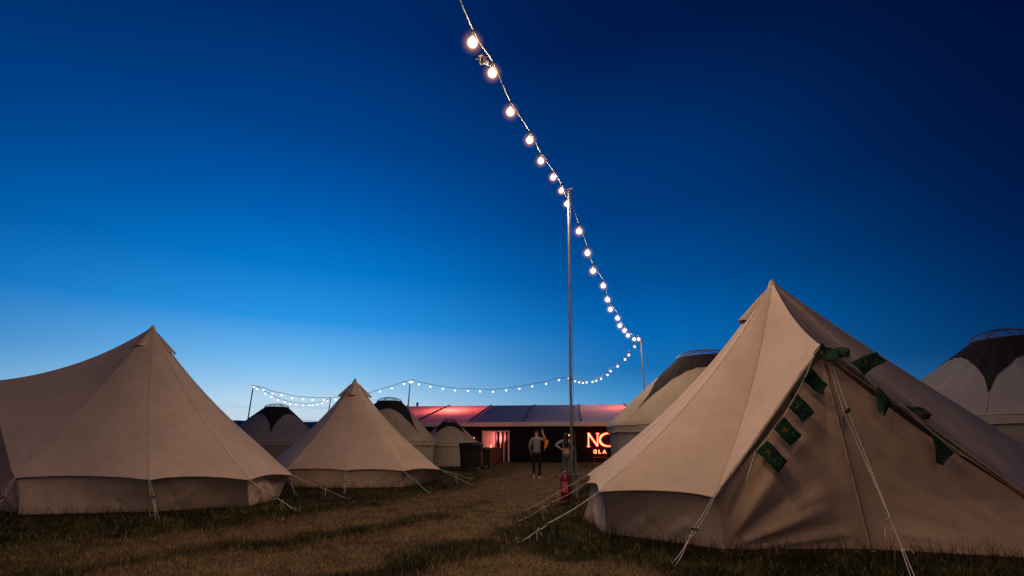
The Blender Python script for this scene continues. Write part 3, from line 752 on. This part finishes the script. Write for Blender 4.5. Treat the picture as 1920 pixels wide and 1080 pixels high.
pn = plane_pt(T0v, T1, 886, 80); pE = plane_pt(T0v, T1, 848, 0)
for k in range(1, 9):
    f = k/9; q = lerp(pn, T0v, f); zz = lerp(pn.z, 8.2, f) - 1.1*4*f*(1-f)*.35
    ex0.append(Vector((q.x, q.y, zz)))
fs0 = festoon('nearest string of warm bulbs, running overhead to the tallest pole', T0v, T1, pv, .155, 'bulb', extra=ex0[:5], cabr=.009)
festoon('string of bulbs dropping steeply from the tallest pole to the pole behind the yurt', T1, T2, [(1085.6, 433.7), (1101.5, 474.4), (1112, 508), (1131, 536), (1139, 562), (1144.4, 580), (1157.8, 596.7), (1162, 610.7), (1170.7, 620), (1177.4, 629), (1189, 636), (1197.5, 636)], .22, 'bulb', .012, pw=.9)
festoon('string of bulbs curving down and left over the marquee to the in-line pole', T2, T3, [(1190, 650), (1179, 666), (1172, 674), (1158, 687), (1145, 696), (1139, 703), (1127, 710), (1118, 714), (1111, 716), (1100, 717), (1093, 718), (1086, 717), (1078.5, 715), (1066, 709)], .20, 'bulbfar', .018, pw=.4)
festoon('shallow string of bulbs hanging across the sky above the marquee roof', T3, T4, [(1048, 713), (1024, 719.7), (998, 724.5), (974, 729), (949, 732), (924.5, 734.5), (900, 734), (877, 733), (853, 732), (830, 729), (807, 725), (785.5, 720.7), (773, 716)], .23, 'bulbfar', .028, pw=.3)
festoon('upper of the two far strings, from the leaning pole over the middle tent', T5, T4, [(475.5, 725.6), (494, 731), (511, 738), (528, 741), (548, 746), (568.5, 748.5), (586, 749.5), (607.5, 750), (629, 749), (650, 747.5), (671, 745), (692, 741), (712.5, 734), (734.6, 728), (757, 720), (768, 716)], .23, 'bulbfar', .028, pw=0)
festoon('lower of the two far strings, dipping behind the dim yurt crown', T5, T6, [(482, 729), (497, 738), (509, 744), (521, 750), (534, 754), (544, 757), (555, 758.5), (568, 760), (580, 760), (586, 760), (595, 758), (604.5, 755.5), (614, 751.6)], .23, 'bulbfar', .028, pw=0)
T7v = Vector((-6, -27, 8.2)); pole('added second pole out of view, farther behind the camera', (-6, -27, 0), T7v, .058)
festoon('added string of bulbs wholly behind the camera, lighting the tent fronts from low', T0v, T7v, [], .15, 'bulb', extra=[lerp(T0v, T7v, k/12)-Vector((0, 0, 1.6*4*k/12*(1-k/12)+.15)) for k in range(1, 12)], cabr=.01, pw=1.3)  # added out of view for low warm light on walls and doors
# a knot of cable joints on the near string
kc = plane_pt(T0v, T1, 906, 114)
m = MB()
rr_ = random.Random(4)
for k in range(3):
    pts = [kc+Vector((rr_.uniform(-.05, .05), rr_.uniform(-.08, .08), rr_.uniform(-.06, .06))) for _ in range(4)]
    m.tube(pts, .012, 8)
m.tube([kc+Vector((-.03, -.06, .02)), kc+Vector((-.02, .04, -.01))], .033, 10); m.tube([kc+Vector((.04, -.02, -.04)), kc+Vector((.05, .07, .02))], .03, 10)
for sgn in (-1, 1): m.tube([kc, kc+Vector((.1*sgn, .03, -.06*sgn))], .006, 5)
m.build('cable_joint', 'cable', fs0)
# ------------------------------------------------------------------ fire extinguisher
fe = G(1061, 938); ft_ = thing('fire_extinguisher', 'red fire extinguisher standing on the grass at the foot of the tallest pole', 'fire extinguisher', fe)
m = MB(); m.lathe(fe, [(.001, .0), (.10, .0), (.118, .02), (.118, .46), (.112, .51), (.085, .56), (.045, .585), (.03, .60), (.001, .60)], 28); m.build('cylinder', 'red', ft_)
m = MB(); m.lathe(fe+Vector((0, 0, .59)), [(.001, 0), (.032, 0), (.032, .05), (.02, .07), (.001, .07)], 14); m.tube([fe+Vector((-.02, 0, .63)), fe+Vector((-.05, -.03, .63))], .02, 10); m.build('valve', 'brass', ft_)
for z0, z1 in ((.655, .72), (.63, .65)):
    m = MB(); m.tube([fe+Vector((.03, 0, .64)), fe+Vector((-.03, 0, z0+.01)), fe+Vector((-.11, -.01, z1))], [.012, .014, .010], 6); m.build('lever', 'black', ft_)
m = MB(); m.tube([fe+Vector((.03, -.02, .63)), fe+Vector((.11, -.05, .60)), fe+Vector((.14, -.06, .48)), fe+Vector((.135, -.07, .25)), fe+Vector((.13, -.06, .14))], .013, 8); m.tube([fe+Vector((.13, -.06, .16)), fe+Vector((.13, -.06, .03))], [.014, .028], 10); m.build('hose', 'black', ft_)
m = MB(); rows = []
for z in (.18, .42): rows.append([fe+Vector((.1205*math.cos(a), .1205*math.sin(a), z)) for a in [math.radians(215+k*9) for k in range(10)]])
m.grid(rows); m.build('instruction_panel', mat('panel_print', (.45, .10, .08), .5, .7, 60), ft_)
m = MB(); m.tube([fe+Vector((.122*math.cos(k*.4488), .122*math.sin(k*.4488), .05)) for k in range(15)], .008, 5, False); m.build('base_ring', 'black', ft_)
# ------------------------------------------------------------------ bunting
bu = thing('bunting', 'string of green rectangular flags with gold prints round the nearest tent door', 'bunting', Vector((Dr.x, 6.4, 0)))
FY = 6.40
flags = [[(1436.7, 825.6), (1476.4, 864.3), (1458, 885.7), (1416.3, 847)], [(1469.2, 782.4), (1506, 818.5), (1483.5, 837.4), (1450, 806)],
 [(1494.7, 736.6), (1529.3, 772.7), (1507, 791), (1478.4, 763)], [(1518, 687), (1554.8, 718.7), (1543.6, 739.5), (1507, 712.6)],
 [(1540.7, 645), (1569.6, 655.5), (1565, 681), (1526, 666)], [(1553, 646.7), (1585, 656), (1589, 673), (1571, 668)],
 [(1595.5, 678.5), (1640, 659), (1658.5, 676), (1621.5, 702)], [(1640.7, 725), (1676, 758), (1658, 780), (1646, 774)],
 [(1696, 761), (1733, 764), (1761, 779.6), (1726, 787)], [(1744, 807), (1790.7, 848), (1770, 872), (1755.5, 866)]]
fl_lab = ['lowest green flag on the left of the door', None, None, 'flag folded dark on itself', 'flag bunched over the door peak', 'small flag corner tucked behind the peak', 'flag blown up over the roof edge', 'drooping dark flag', 'flag blown flat along the roof', 'last flag, hanging limp low on the right']
cord = [(1398, 905), (1416.3, 847), (1436.7, 825.6), (1450, 806), (1469.2, 782.4), (1478.4, 763), (1494.7, 736.6), (1507, 712.6), (1518, 687), (1526, 666), (1541, 646), (1570, 655), (1595.5, 679), (1621.5, 702), (1641, 725), (1676, 757), (1696, 762), (1744, 807), (1790, 848), (1815, 858)]
m = MB(); m.tube([P(x, y, FY+.02) for x, y in cord], .005, 5); m.build('cord', 'rope', bu)
for i, q in enumerate(flags):
    A_, B_, C_, D_ = [P(x, y, FY) for x, y in q]
    n = 12; rows = []
    amp = (.02, .02, .02, .07, .05, .05, .045, .05, .05, .04)[i]
    def fp(u, v, lift=0):
        p = lerp(lerp(A_, B_, u), lerp(D_, C_, u), v)
        return p + Vector((0, -lift - amp*math.sin(u*3.0+i)*(.4+u) - amp*.35*math.sin(v*5+u*3+i*2), 0)) + Vector((0, 0, 1))*.012*math.sin(u*6+i*1.9)
    for a in range(n+1): rows.append([fp(b/n, a/n) for b in range(n+1)])
    m = MB(); m.grid(rows); fo = m.build('flag', 'flag', bu, solid=.003)
    if fl_lab[i]: fo['label'] = fl_lab[i]
    if i in (7, 3): continue
    # gold printed patch (an irregular blot with limbs) and pale dots
    m = MB(); r3 = random.Random(i+3); cu, cv = .33, .5; K = 26; ring = []
    for k in range(K):
        a = 2*math.pi*k/K; rad = .105*(1+.35*math.sin(3*a+1.1+i)+.25*math.sin(7*a+i*2.2)); ring.append(fp(cu+rad*math.cos(a)*.75, cv+rad*math.sin(a)*1.1, .006))
    cpt = fp(cu, cv, .006); m.add([cpt]+ring, [(0, 1+k, 1+(k+1) % K) for k in range(K)])
    for (u0, v0, u1, v1) in ((.24, .5, .08, .36), (.3, .6, .2, .83), (.4, .6, .5, .78), (.35, .35, .45, .2)):
        m.tube([fp(lerp(u0, u1, s), lerp(v0, v1, s)+.03*math.sin(s*3), .005) for s in (0, .33, .66, 1)], [.006, .005, .003, .001], 4)
    m.build('emblem', 'gold', fo)
    m = MB()
    for k in range(7):
        u, v = r3.uniform(.55, .85), r3.uniform(.2, .8); m.sphere(fp(u, v, .005), .0065, 6, 4, (1, .3, 1))
    m.build('printed_dots', 'stars', fo)
# ------------------------------------------------------------------ people
def skin(name, verts, edges, m, parent, levels=2, root=0):
    off_ = world_loc(parent); me = bpy.data.meshes.new(name)
    me.from_pydata([Vector(v[:3]) for v in verts], edges, []); me.materials.append(M[m])
    o = bpy.data.objects.new(name, me); COL.objects.link(o); o.parent = parent
    md_ = o.modifiers.new('skin', 'SKIN'); md_.use_smooth_shade = True
    for i, v in enumerate(verts):
        r = v[3] if len(v) > 3 else .05; r2 = v[4] if len(v) > 4 else r
        me.skin_vertices[0].data[i].radius = (r, r2); me.skin_vertices[0].data[i].use_root = (i == root)
    s = o.modifiers.new('sub', 'SUBSURF'); s.levels = levels; s.render_levels = levels
    return o
def person(loc, label, scale, rotz, joints, hairf, mats, props=None):
    t = thing('person', label, 'person', Vector(loc)); J = joints
    V = []; Ed = []
    def chain(keys, rad, start=None):
        prev = start
        for k, r in zip(keys, rad):
            V.append((*J[k], *(r if isinstance(r, tuple) else (r, r)))); i = len(V)-1
            if prev is not None: Ed.append((prev, i))
            prev = i
        return prev
    pelvis = chain(['pelvis'], [(.135, .10)]); waist = chain(['waist'], [(.12, .085)], pelvis); chest = chain(['chest'], [(.15, .10)], waist); neckb = chain(['neckb'], [(.09, .07)], chest)
    nk = chain(['neck', 'headb', 'head', 'headt'], [.055, .075, (.082, .098), .055], neckb)
    for s in 'lr':
        e = chain(['sh'+s, 'el'+s, 'wr'+s, 'ha'+s], [.055, .042, .030, (.035, .02)], neckb)
        hp, wp = Vector(J['ha'+s]), Vector(J['wr'+s]); dd = (hp-wp).normalized(); sd = dd.cross(Vector((0, 1, .2))).normalized()
        for f in range(4):
            o0 = hp+sd*(f-1.5)*.019; ln = (.065, .075, .07, .055)[f]; V.append((*(o0+dd*.02), .011, .011)); i0 = len(V)-1; Ed.append((e, i0)); V.append((*(o0+dd*.02+dd*ln*.6), .009, .009)); Ed.append((i0, i0+1)); V.append((*(o0+dd*(.02+ln)+Vector((0, .018, 0))), .007, .007)); Ed.append((i0+1, i0+2))
        V.append((*(wp+dd*.04+sd*.04), .012, .012)); i0 = len(V)-1; Ed.append((e-1, i0)); V.append((*(wp+dd*.08+sd*.065), .009, .009)); Ed.append((i0, i0+1))
        chain(['hip'+s, 'kn'+s, 'an'+s, 'to'+s], [(.09, .09), .060, .042, (.045, .03)], pelvis)
    body = skin('body', V, Ed, mats['body'], t, 1)
    R = Matrix.Rotation(rotz, 4, 'Z') @ Matrix.Scale(scale, 4)
    def garment(name, keyrad, edges, m, lv=2):
        vs = [(*J[k], *(r if isinstance(r, tuple) else (r, r))) for k, r in keyrad]; o = skin(name, vs, edges, m, body, lv); return o
    top = mats['top_kind']
    if top == 'shirt':
        sleeve = lambda s: [('sh'+s, .075), ('el'+s, .06)]
        J['hem'] = (0, 0, .88); kr = [('hem', (.17, .13)), ('waist', (.155, .115)), ('chest', (.185, .125)), ('neckb', (.11, .085))]+[('shl', .082), ('ell', .062), ('shr', .082), ('elr', .062)]
        garment('shirt', kr, [(0, 1), (1, 2), (2, 3), (3, 4), (4, 5), (3, 6), (6, 7)], mats['top'])
    else:
        kr = [('waist', (.13, .10)), ('chest', (.165, .115)), ('neckb', (.10, .08)), ('shl', .062), ('ell', .05), ('wrl', .036), ('shr', .062), ('elr', .05), ('wrr', .036)]
        garment('crop_top', kr, [(0, 1), (1, 2), (2, 3), (3, 4), (4, 5), (2, 6), (6, 7), (7, 8)], mats['top'])
    kr = [('pelvis', (.16, .125)), ('hipl', (.105, .105)), ('knl', .075), ('anl', .056), ('hipr', (.105, .105)), ('knr', .075), ('anr', .056)]
    garment('trousers', kr, [(0, 1), (1, 2), (2, 3), (0, 4), (4, 5), (5, 6)], mats['legs'])
    hv, he = hairf(J); skin('hair', hv, he, mats['hair'], body, 2)
    for s in 'lr':
        a, b_ = Vector(J['an'+s]), Vector(J['to'+s]); sh = MB(); off0 = world_loc(body)
        d = (b_-a); hl = a - Vector((d.x, d.y, 0)).normalized()*.05; hl.z = min(a.z, b_.z)+.01
        sh.tube([hl+off0, lerp(hl, b_, .5)+off0+Vector((0, 0, .012)), b_+off0+(b_-hl).normalized()*.06], [.044, .05, .036], 10); sh.build('shoe', mats['shoe'+s], body)
    if props: props(J, body)
    t.rotation_euler = (0, 0, rotz); t.scale = (scale,)*3
    return t
# the man: walking away, right arm raised, left arm at his side; +Y is away from the camera
JM = dict(pelvis=(0, 0, .96), waist=(0, .01, 1.10), chest=(.0, .0, 1.32), neckb=(0, .0, 1.47), neck=(0, .01, 1.53), headb=(0, .02, 1.60), head=(0, .02, 1.69), headt=(0, .02, 1.77),
  shl=(-.20, 0, 1.43), ell=(-.28, -.02, 1.15), wrl=(-.22, .12, .95), hal=(-.20, .16, .88),
  shr=(.20, .0, 1.43), elr=(.36, .10, 1.42), wrr=(.27, .16, 1.66), har=(.25, .17, 1.76),
  hipl=(-.10, 0, .88), knl=(-.13, -.02, .50), anl=(-.12, -.18, .16), tol=(-.12, -.08, .05),
  hipr=(.10, 0, .88), knr=(.12, .06, .48), anr=(.09, .0, .08), tor=(.10, .14, .03))
def hairM(J):
    h = Vector(J['head']); return [(h.x, h.y-.03, h.z-.02, .075, .07), (h.x, h.y-.012, h.z+.045, .087, .092), (h.x, h.y+.0, h.z+.088, .06, .06)], [(0, 1), (1, 2)]
def propM(J, b):
    o = world_loc(b); m = MB(); e, w_ = Vector(J['elr']), Vector(J['wrr'])
    pts = [Vector((.30, .0, 1.47))+o, Vector((.40, .05, 1.36))+o, Vector((.36, .05, 1.18))+o, Vector((.30, .03, 1.02))+o]
    m.tube(pts, [.05, .085, .07, .03], 10); m.build('orange_bag', 'orange', b)
    m = MB(); m.box(o+Vector(J['har'])+Vector((.01, .0, .09)), (.15, .02, .09), .3); m.build('phone', 'black', b, False, bevel=.008)
manp = G(1007, 897)
person(manp, 'man seen from behind in a pale shirt and dark trousers, one arm raised', .99, 0, JM, hairM, dict(body='skin', top='white_shirt', top_kind='shirt', legs='dark_cloth', hair='brownhair', shoel='shoe', shoer='shoe'), propM)
JW = dict(pelvis=(0, 0, .93), waist=(0, .01, 1.08), chest=(.0, .0, 1.28), neckb=(0, .0, 1.42), neck=(0, .01, 1.47), headb=(0, .02, 1.53), head=(0, .02, 1.62), headt=(0, .02, 1.69),
  shl=(-.17, 0, 1.38), ell=(-.43, .02, 1.24), wrl=(-.21, -.06, 1.08), hal=(-.14, -.06, 1.04),
  shr=(.17, .0, 1.38), elr=(.27, -.02, 1.14), wrr=(.36, .06, .94), har=(.38, .08, .88),
  hipl=(-.09, 0, .85), knl=(-.09, .03, .48), anl=(-.06, .0, .09), tol=(-.07, .12, .03),
  hipr=(.09, 0, .85), knr=(.08, .0, .46), anr=(.06, -.12, .10), tor=(.06, .02, .03))
def hairW(J):
    h = Vector(J['head']); return [(h.x, h.y, h.z+.08, .07, .07), (h.x, h.y-.02, h.z+.02, .10, .10), (h.x, h.y-.07, h.z-.12, .10, .07), (h.x, h.y-.10, h.z-.28, .12, .05), (h.x+.01, h.y-.10, h.z-.44, .11, .04), (h.x, h.y-.09, h.z-.52, .05, .03)], [(0, 1), (1, 2), (2, 3), (3, 4), (4, 5)]
person(G(1063, 896), 'woman seen from behind in a white cropped top and jeans, one hand on her hip', .98, 0, JW, hairW, dict(body='skin', top='lilac', top_kind='crop', legs='jeans', hair='hair', shoel='shoe', shoer='shoedark'))
# ------------------------------------------------------------------ ground and grass
def vnoise(x, y, s, seed):
    r = np.random.default_rng(seed); g = r.random((256, 256)); X = x/s+1000.0; Y = y/s+1000.0
    xi = np.floor(X).astype(int); yi = np.floor(Y).astype(int); fx = X-xi; fy = Y-yi; fx = fx*fx*(3-2*fx); fy = fy*fy*(3-2*fy)
    a = g[xi % 256, yi % 256]; b = g[(xi+1) % 256, yi % 256]; c = g[xi % 256, (yi+1) % 256]; d = g[(xi+1) % 256, (yi+1) % 256]
    return (a*(1-fx)+b*fx)*(1-fy)+(c*(1-fx)+d*fx)*fy
PATHS = [([G(-500, 1100), G(100, 1040), G(480, 1000), G(760, 955), G(940, 915), G(1010, 885), G(1020, 870)], .8), 
         ([G(300, 1079), G(600, 1050), G(820, 1000), G(960, 950), G(1040, 905), G(1080, 880)], .72), ([G(600, 1190), G(760, 1110), G(1000, 1060), G(1160, 1075)], .45)]
def path_amount(x, y):
    best = np.zeros_like(x)
    for pts, wd in PATHS:
        dm = np.full_like(x, 1e9)
        for a, b in zip(pts[:-1], pts[1:]):
            dx, dy = b.x-a.x, b.y-a.y; t = np.clip(((x-a.x)*dx+(y-a.y)*dy)/(dx*dx+dy*dy+1e-9), 0, 1)
            dm = np.minimum(dm, np.hypot(x-a.x-dx*t, y-a.y-dy*t))
        ww = wd*(1+.06*np.maximum(0, y-8)); dm = dm + (vnoise(x, y, .6, 3)-.5)*.7
        best = np.maximum(best, 1-smooth(ww*.4, ww*1.5, dm))
    far = smooth(15, 26, y)*smooth(-3.5, -.5, x)*.6
    n = .5*vnoise(x+.5*y, y*1.6, 1.6, 11)+.5*vnoise(x, y, .7, 14); n2 = vnoise(x, y, .3, 12)
    best = best*(.25+.75*smooth(-7.5, -3.2, x+.25*(y-8)))
    return np.clip(np.maximum(best, far)*(.55+.7*n) + (n2-.5)*.35 + .10, 0, 1)
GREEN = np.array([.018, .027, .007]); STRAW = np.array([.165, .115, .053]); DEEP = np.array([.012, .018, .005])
def ground_col(x, y):
    p = path_amount(x, y)[:, None]; n = vnoise(x, y, .9, 21)[:, None]
    g = GREEN*n + DEEP*(1-n); return g*(1-p)+STRAW*p
def graded(lo, hi, d, far, k):
    a = list(np.arange(lo, hi+1e-6, d)); s = d; v = hi
    while v < far: s *= k; v += s; a.append(v)
    s = d; v = lo; b = []
    while v > -far: s *= k; v -= s; b.append(v)
    return np.array(b[::-1]+a)
gx = graded(-14, 12, .13, 1500, 1.25); gy = graded(3, 38, .13, 1500, 1.25)
XX, YY = np.meshgrid(gx, gy, indexing='ij'); nx, ny = XX.shape
xf, yf = XX.ravel(), YY.ravel(); near = (np.abs(xf) < 60) & (np.abs(yf) < 80)
zf = np.where(near, .035*(vnoise(xf, yf, 1.7, 5)-.5)+.02*(vnoise(xf, yf, .4, 6)-.5)-.01, -.01)
co = np.stack([xf, yf, zf], 1)
me = bpy.data.meshes.new('ground'); idx = np.arange(nx*ny).reshape(nx, ny)
q = np.stack([idx[:-1, :-1], idx[1:, :-1], idx[1:, 1:], idx[:-1, 1:]], -1).reshape(-1, 4)
me.vertices.add(len(co)); me.vertices.foreach_set('co', co.ravel()); me.loops.add(q.size); me.loops.foreach_set('vertex_index', q.ravel())
me.polygons.add(len(q)); me.polygons.foreach_set('loop_start', np.arange(len(q))*4); me.polygons.foreach_set('use_smooth', np.ones(len(q), bool)); me.update(calc_edges=True)
ca = me.color_attributes.new('tint', 'FLOAT_COLOR', 'POINT'); cc_ = np.ones((len(co), 4)); cc_[:, :3] = ground_col(xf, yf)*.8; ca.data.foreach_set('color', cc_.ravel())
def attr_mat(name, rough=.9, varscale=30, bump=True, trans=0):
    m = bpy.data.materials.new(name); m.use_nodes = True; t = m.node_tree; b = t.nodes['Principled BSDF']; b.inputs['Roughness'].default_value = rough; b.inputs['Specular IOR Level'].default_value = .1
    a = t.nodes.new('ShaderNodeAttribute'); a.attribute_name = 'tint'; tcn = t.nodes.new('ShaderNodeTexCoord')
    n = t.nodes.new('ShaderNodeTexNoise'); n.inputs['Scale'].default_value = varscale; n.inputs['Detail'].default_value = 5; t.links.new(tcn.outputs['Object'], n.inputs[0])
    r = t.nodes.new('ShaderNodeMapRange'); r.inputs[1].default_value = .3; r.inputs[2].default_value = .7; r.inputs[3].default_value = .5; r.inputs[4].default_value = 1.5; t.links.new(n.outputs[0], r.inputs[0])
    mm = t.nodes.new('ShaderNodeVectorMath'); mm.operation = 'SCALE'; t.links.new(a.outputs['Color'], mm.inputs[0]); t.links.new(r.outputs[0], mm.inputs['Scale']); t.links.new(mm.outputs[0], b.inputs['Base Color'])
    if bump:
        bp = t.nodes.new('ShaderNodeBump'); bp.inputs['Strength'].default_value = .8; bp.inputs['Distance'].default_value = .03; t.links.new(n.outputs[0], bp.inputs['Height']); t.links.new(bp.outputs[0], b.inputs['Normal'])
    return m
me.materials.append(attr_mat('field_soil')); go_ = bpy.data.objects.new('ground', me); COL.objects.link(go_); go_['kind'] = 'structure'
# blades
def inpoly(x, y, poly):
    c = np.zeros(x.shape, bool); n = len(poly)
    for i in range(n):
        a, b = poly[i], poly[(i+1) % n]
        cond = ((a.y > y) != (b.y > y)) & (x < (b.x-a.x)*(y-a.y)/((b.y-a.y)+1e-12)+a.x); c ^= cond
    return c
def polydist(x, y, poly):
    d = np.full(x.shape, 1e9); n = len(poly)
    for i in range(n):
        a, b = poly[i], poly[(i+1) % n]; dx, dy = b.x-a.x, b.y-a.y; t = np.clip(((x-a.x)*dx+(y-a.y)*dy)/(dx*dx+dy*dy+1e-9), 0, 1)
        d = np.minimum(d, np.hypot(x-a.x-dx*t, y-a.y-dy*t))
    return d
def scatter(n, y0, y1, wide=1.12):
    # density falls with distance from the viewpoint
    u = rng.random(n); y = y0*(y1/y0)**u; x = (rng.random(n)*2-1)*wide*(y+1.5); return x, y
X1, Y1 = scatter(330000, 4.2, 34)
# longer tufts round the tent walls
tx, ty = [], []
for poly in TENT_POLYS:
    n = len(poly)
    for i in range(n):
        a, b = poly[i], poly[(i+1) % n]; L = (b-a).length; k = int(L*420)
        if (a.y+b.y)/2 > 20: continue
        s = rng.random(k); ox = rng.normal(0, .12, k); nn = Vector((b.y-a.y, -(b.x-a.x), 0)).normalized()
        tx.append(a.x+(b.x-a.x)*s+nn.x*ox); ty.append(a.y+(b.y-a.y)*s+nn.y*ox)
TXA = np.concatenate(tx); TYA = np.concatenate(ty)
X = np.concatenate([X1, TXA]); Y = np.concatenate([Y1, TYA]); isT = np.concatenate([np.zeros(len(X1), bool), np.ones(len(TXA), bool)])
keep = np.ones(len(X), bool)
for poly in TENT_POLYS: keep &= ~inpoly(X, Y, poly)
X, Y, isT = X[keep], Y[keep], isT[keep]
pd = np.minimum.reduce([polydist(X, Y, p) for p in TENT_POLYS])
pa = path_amount(X, Y); nb = len(X)
H_ = (.030+.045*rng.random(nb))*(1.35-.75*pa)*(.7+.6*vnoise(X, Y, .5, 9)); tall = rng.random(nb)
H_ = np.where(isT, .08+.25*tall**3, H_); H_ = np.where((~isT) & (tall > .985), H_*2.0, H_)
W_ = (.0028+.0022*rng.random(nb))*(1+np.maximum(0, Y-6)*.11)
W_ = np.where(isT, .0035, W_)
az = rng.random(nb)*2*math.pi; lean = (.3+.9*rng.random(nb))*(1+.9*pa); ldir = rng.random(nb)*2*math.pi
z0 = .035*(vnoise(X, Y, 1.7, 5)-.5)+.02*(vnoise(X, Y, .4, 6)-.5)-.014
base = np.stack([X, Y, z0], 1); sd = np.stack([np.cos(az)*W_, np.sin(az)*W_, np.zeros(nb)], 1)
ld = np.stack([np.cos(ldir), np.sin(ldir), np.zeros(nb)], 1)
mid_ = base + ld*(H_*lean*.25)[:, None]; mid_[:, 2] += H_*.55; tip = base + ld*(H_*lean*.8)[:, None]; tip[:, 2] += H_
V_ = np.stack([base-sd, base+sd, mid_+sd*.7, mid_-sd*.7, tip], 1).reshape(-1, 3)
me = bpy.data.meshes.new('grass'); me.vertices.add(len(V_)); me.vertices.foreach_set('co', V_.ravel())
o5 = (np.arange(nb)*5)[:, None]; quad = o5+np.array([0, 1, 2, 3]); tri = o5+np.array([3, 2, 4])
loops = np.concatenate([quad, tri], 1).ravel(); me.loops.add(len(loops)); me.loops.foreach_set('vertex_index', loops)
ls = np.stack([np.arange(nb)*7, np.arange(nb)*7+4], 1).ravel(); me.polygons.add(len(ls)); me.polygons.foreach_set('loop_start', ls); me.update(calc_edges=True)
gc = ground_col(X, Y); dead = (rng.random(nb) < (.10+.55*pa))[:, None]; gc = np.where(dead, STRAW*1.25*(.6+.7*rng.random((nb, 1))), gc*(.9+.9*rng.random((nb, 1))))
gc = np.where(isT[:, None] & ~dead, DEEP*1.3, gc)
cc_ = np.ones((nb*5, 4)); cc_[:, :3] = np.repeat(gc, 5, 0)
ca = me.color_attributes.new('tint', 'FLOAT_COLOR', 'POINT'); ca.data.foreach_set('color', cc_.ravel())
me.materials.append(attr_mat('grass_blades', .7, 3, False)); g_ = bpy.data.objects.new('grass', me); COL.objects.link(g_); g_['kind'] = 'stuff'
g_['label'] = 'short trampled field grass, straw on the tracks and green by the tents'; g_['category'] = 'grass'
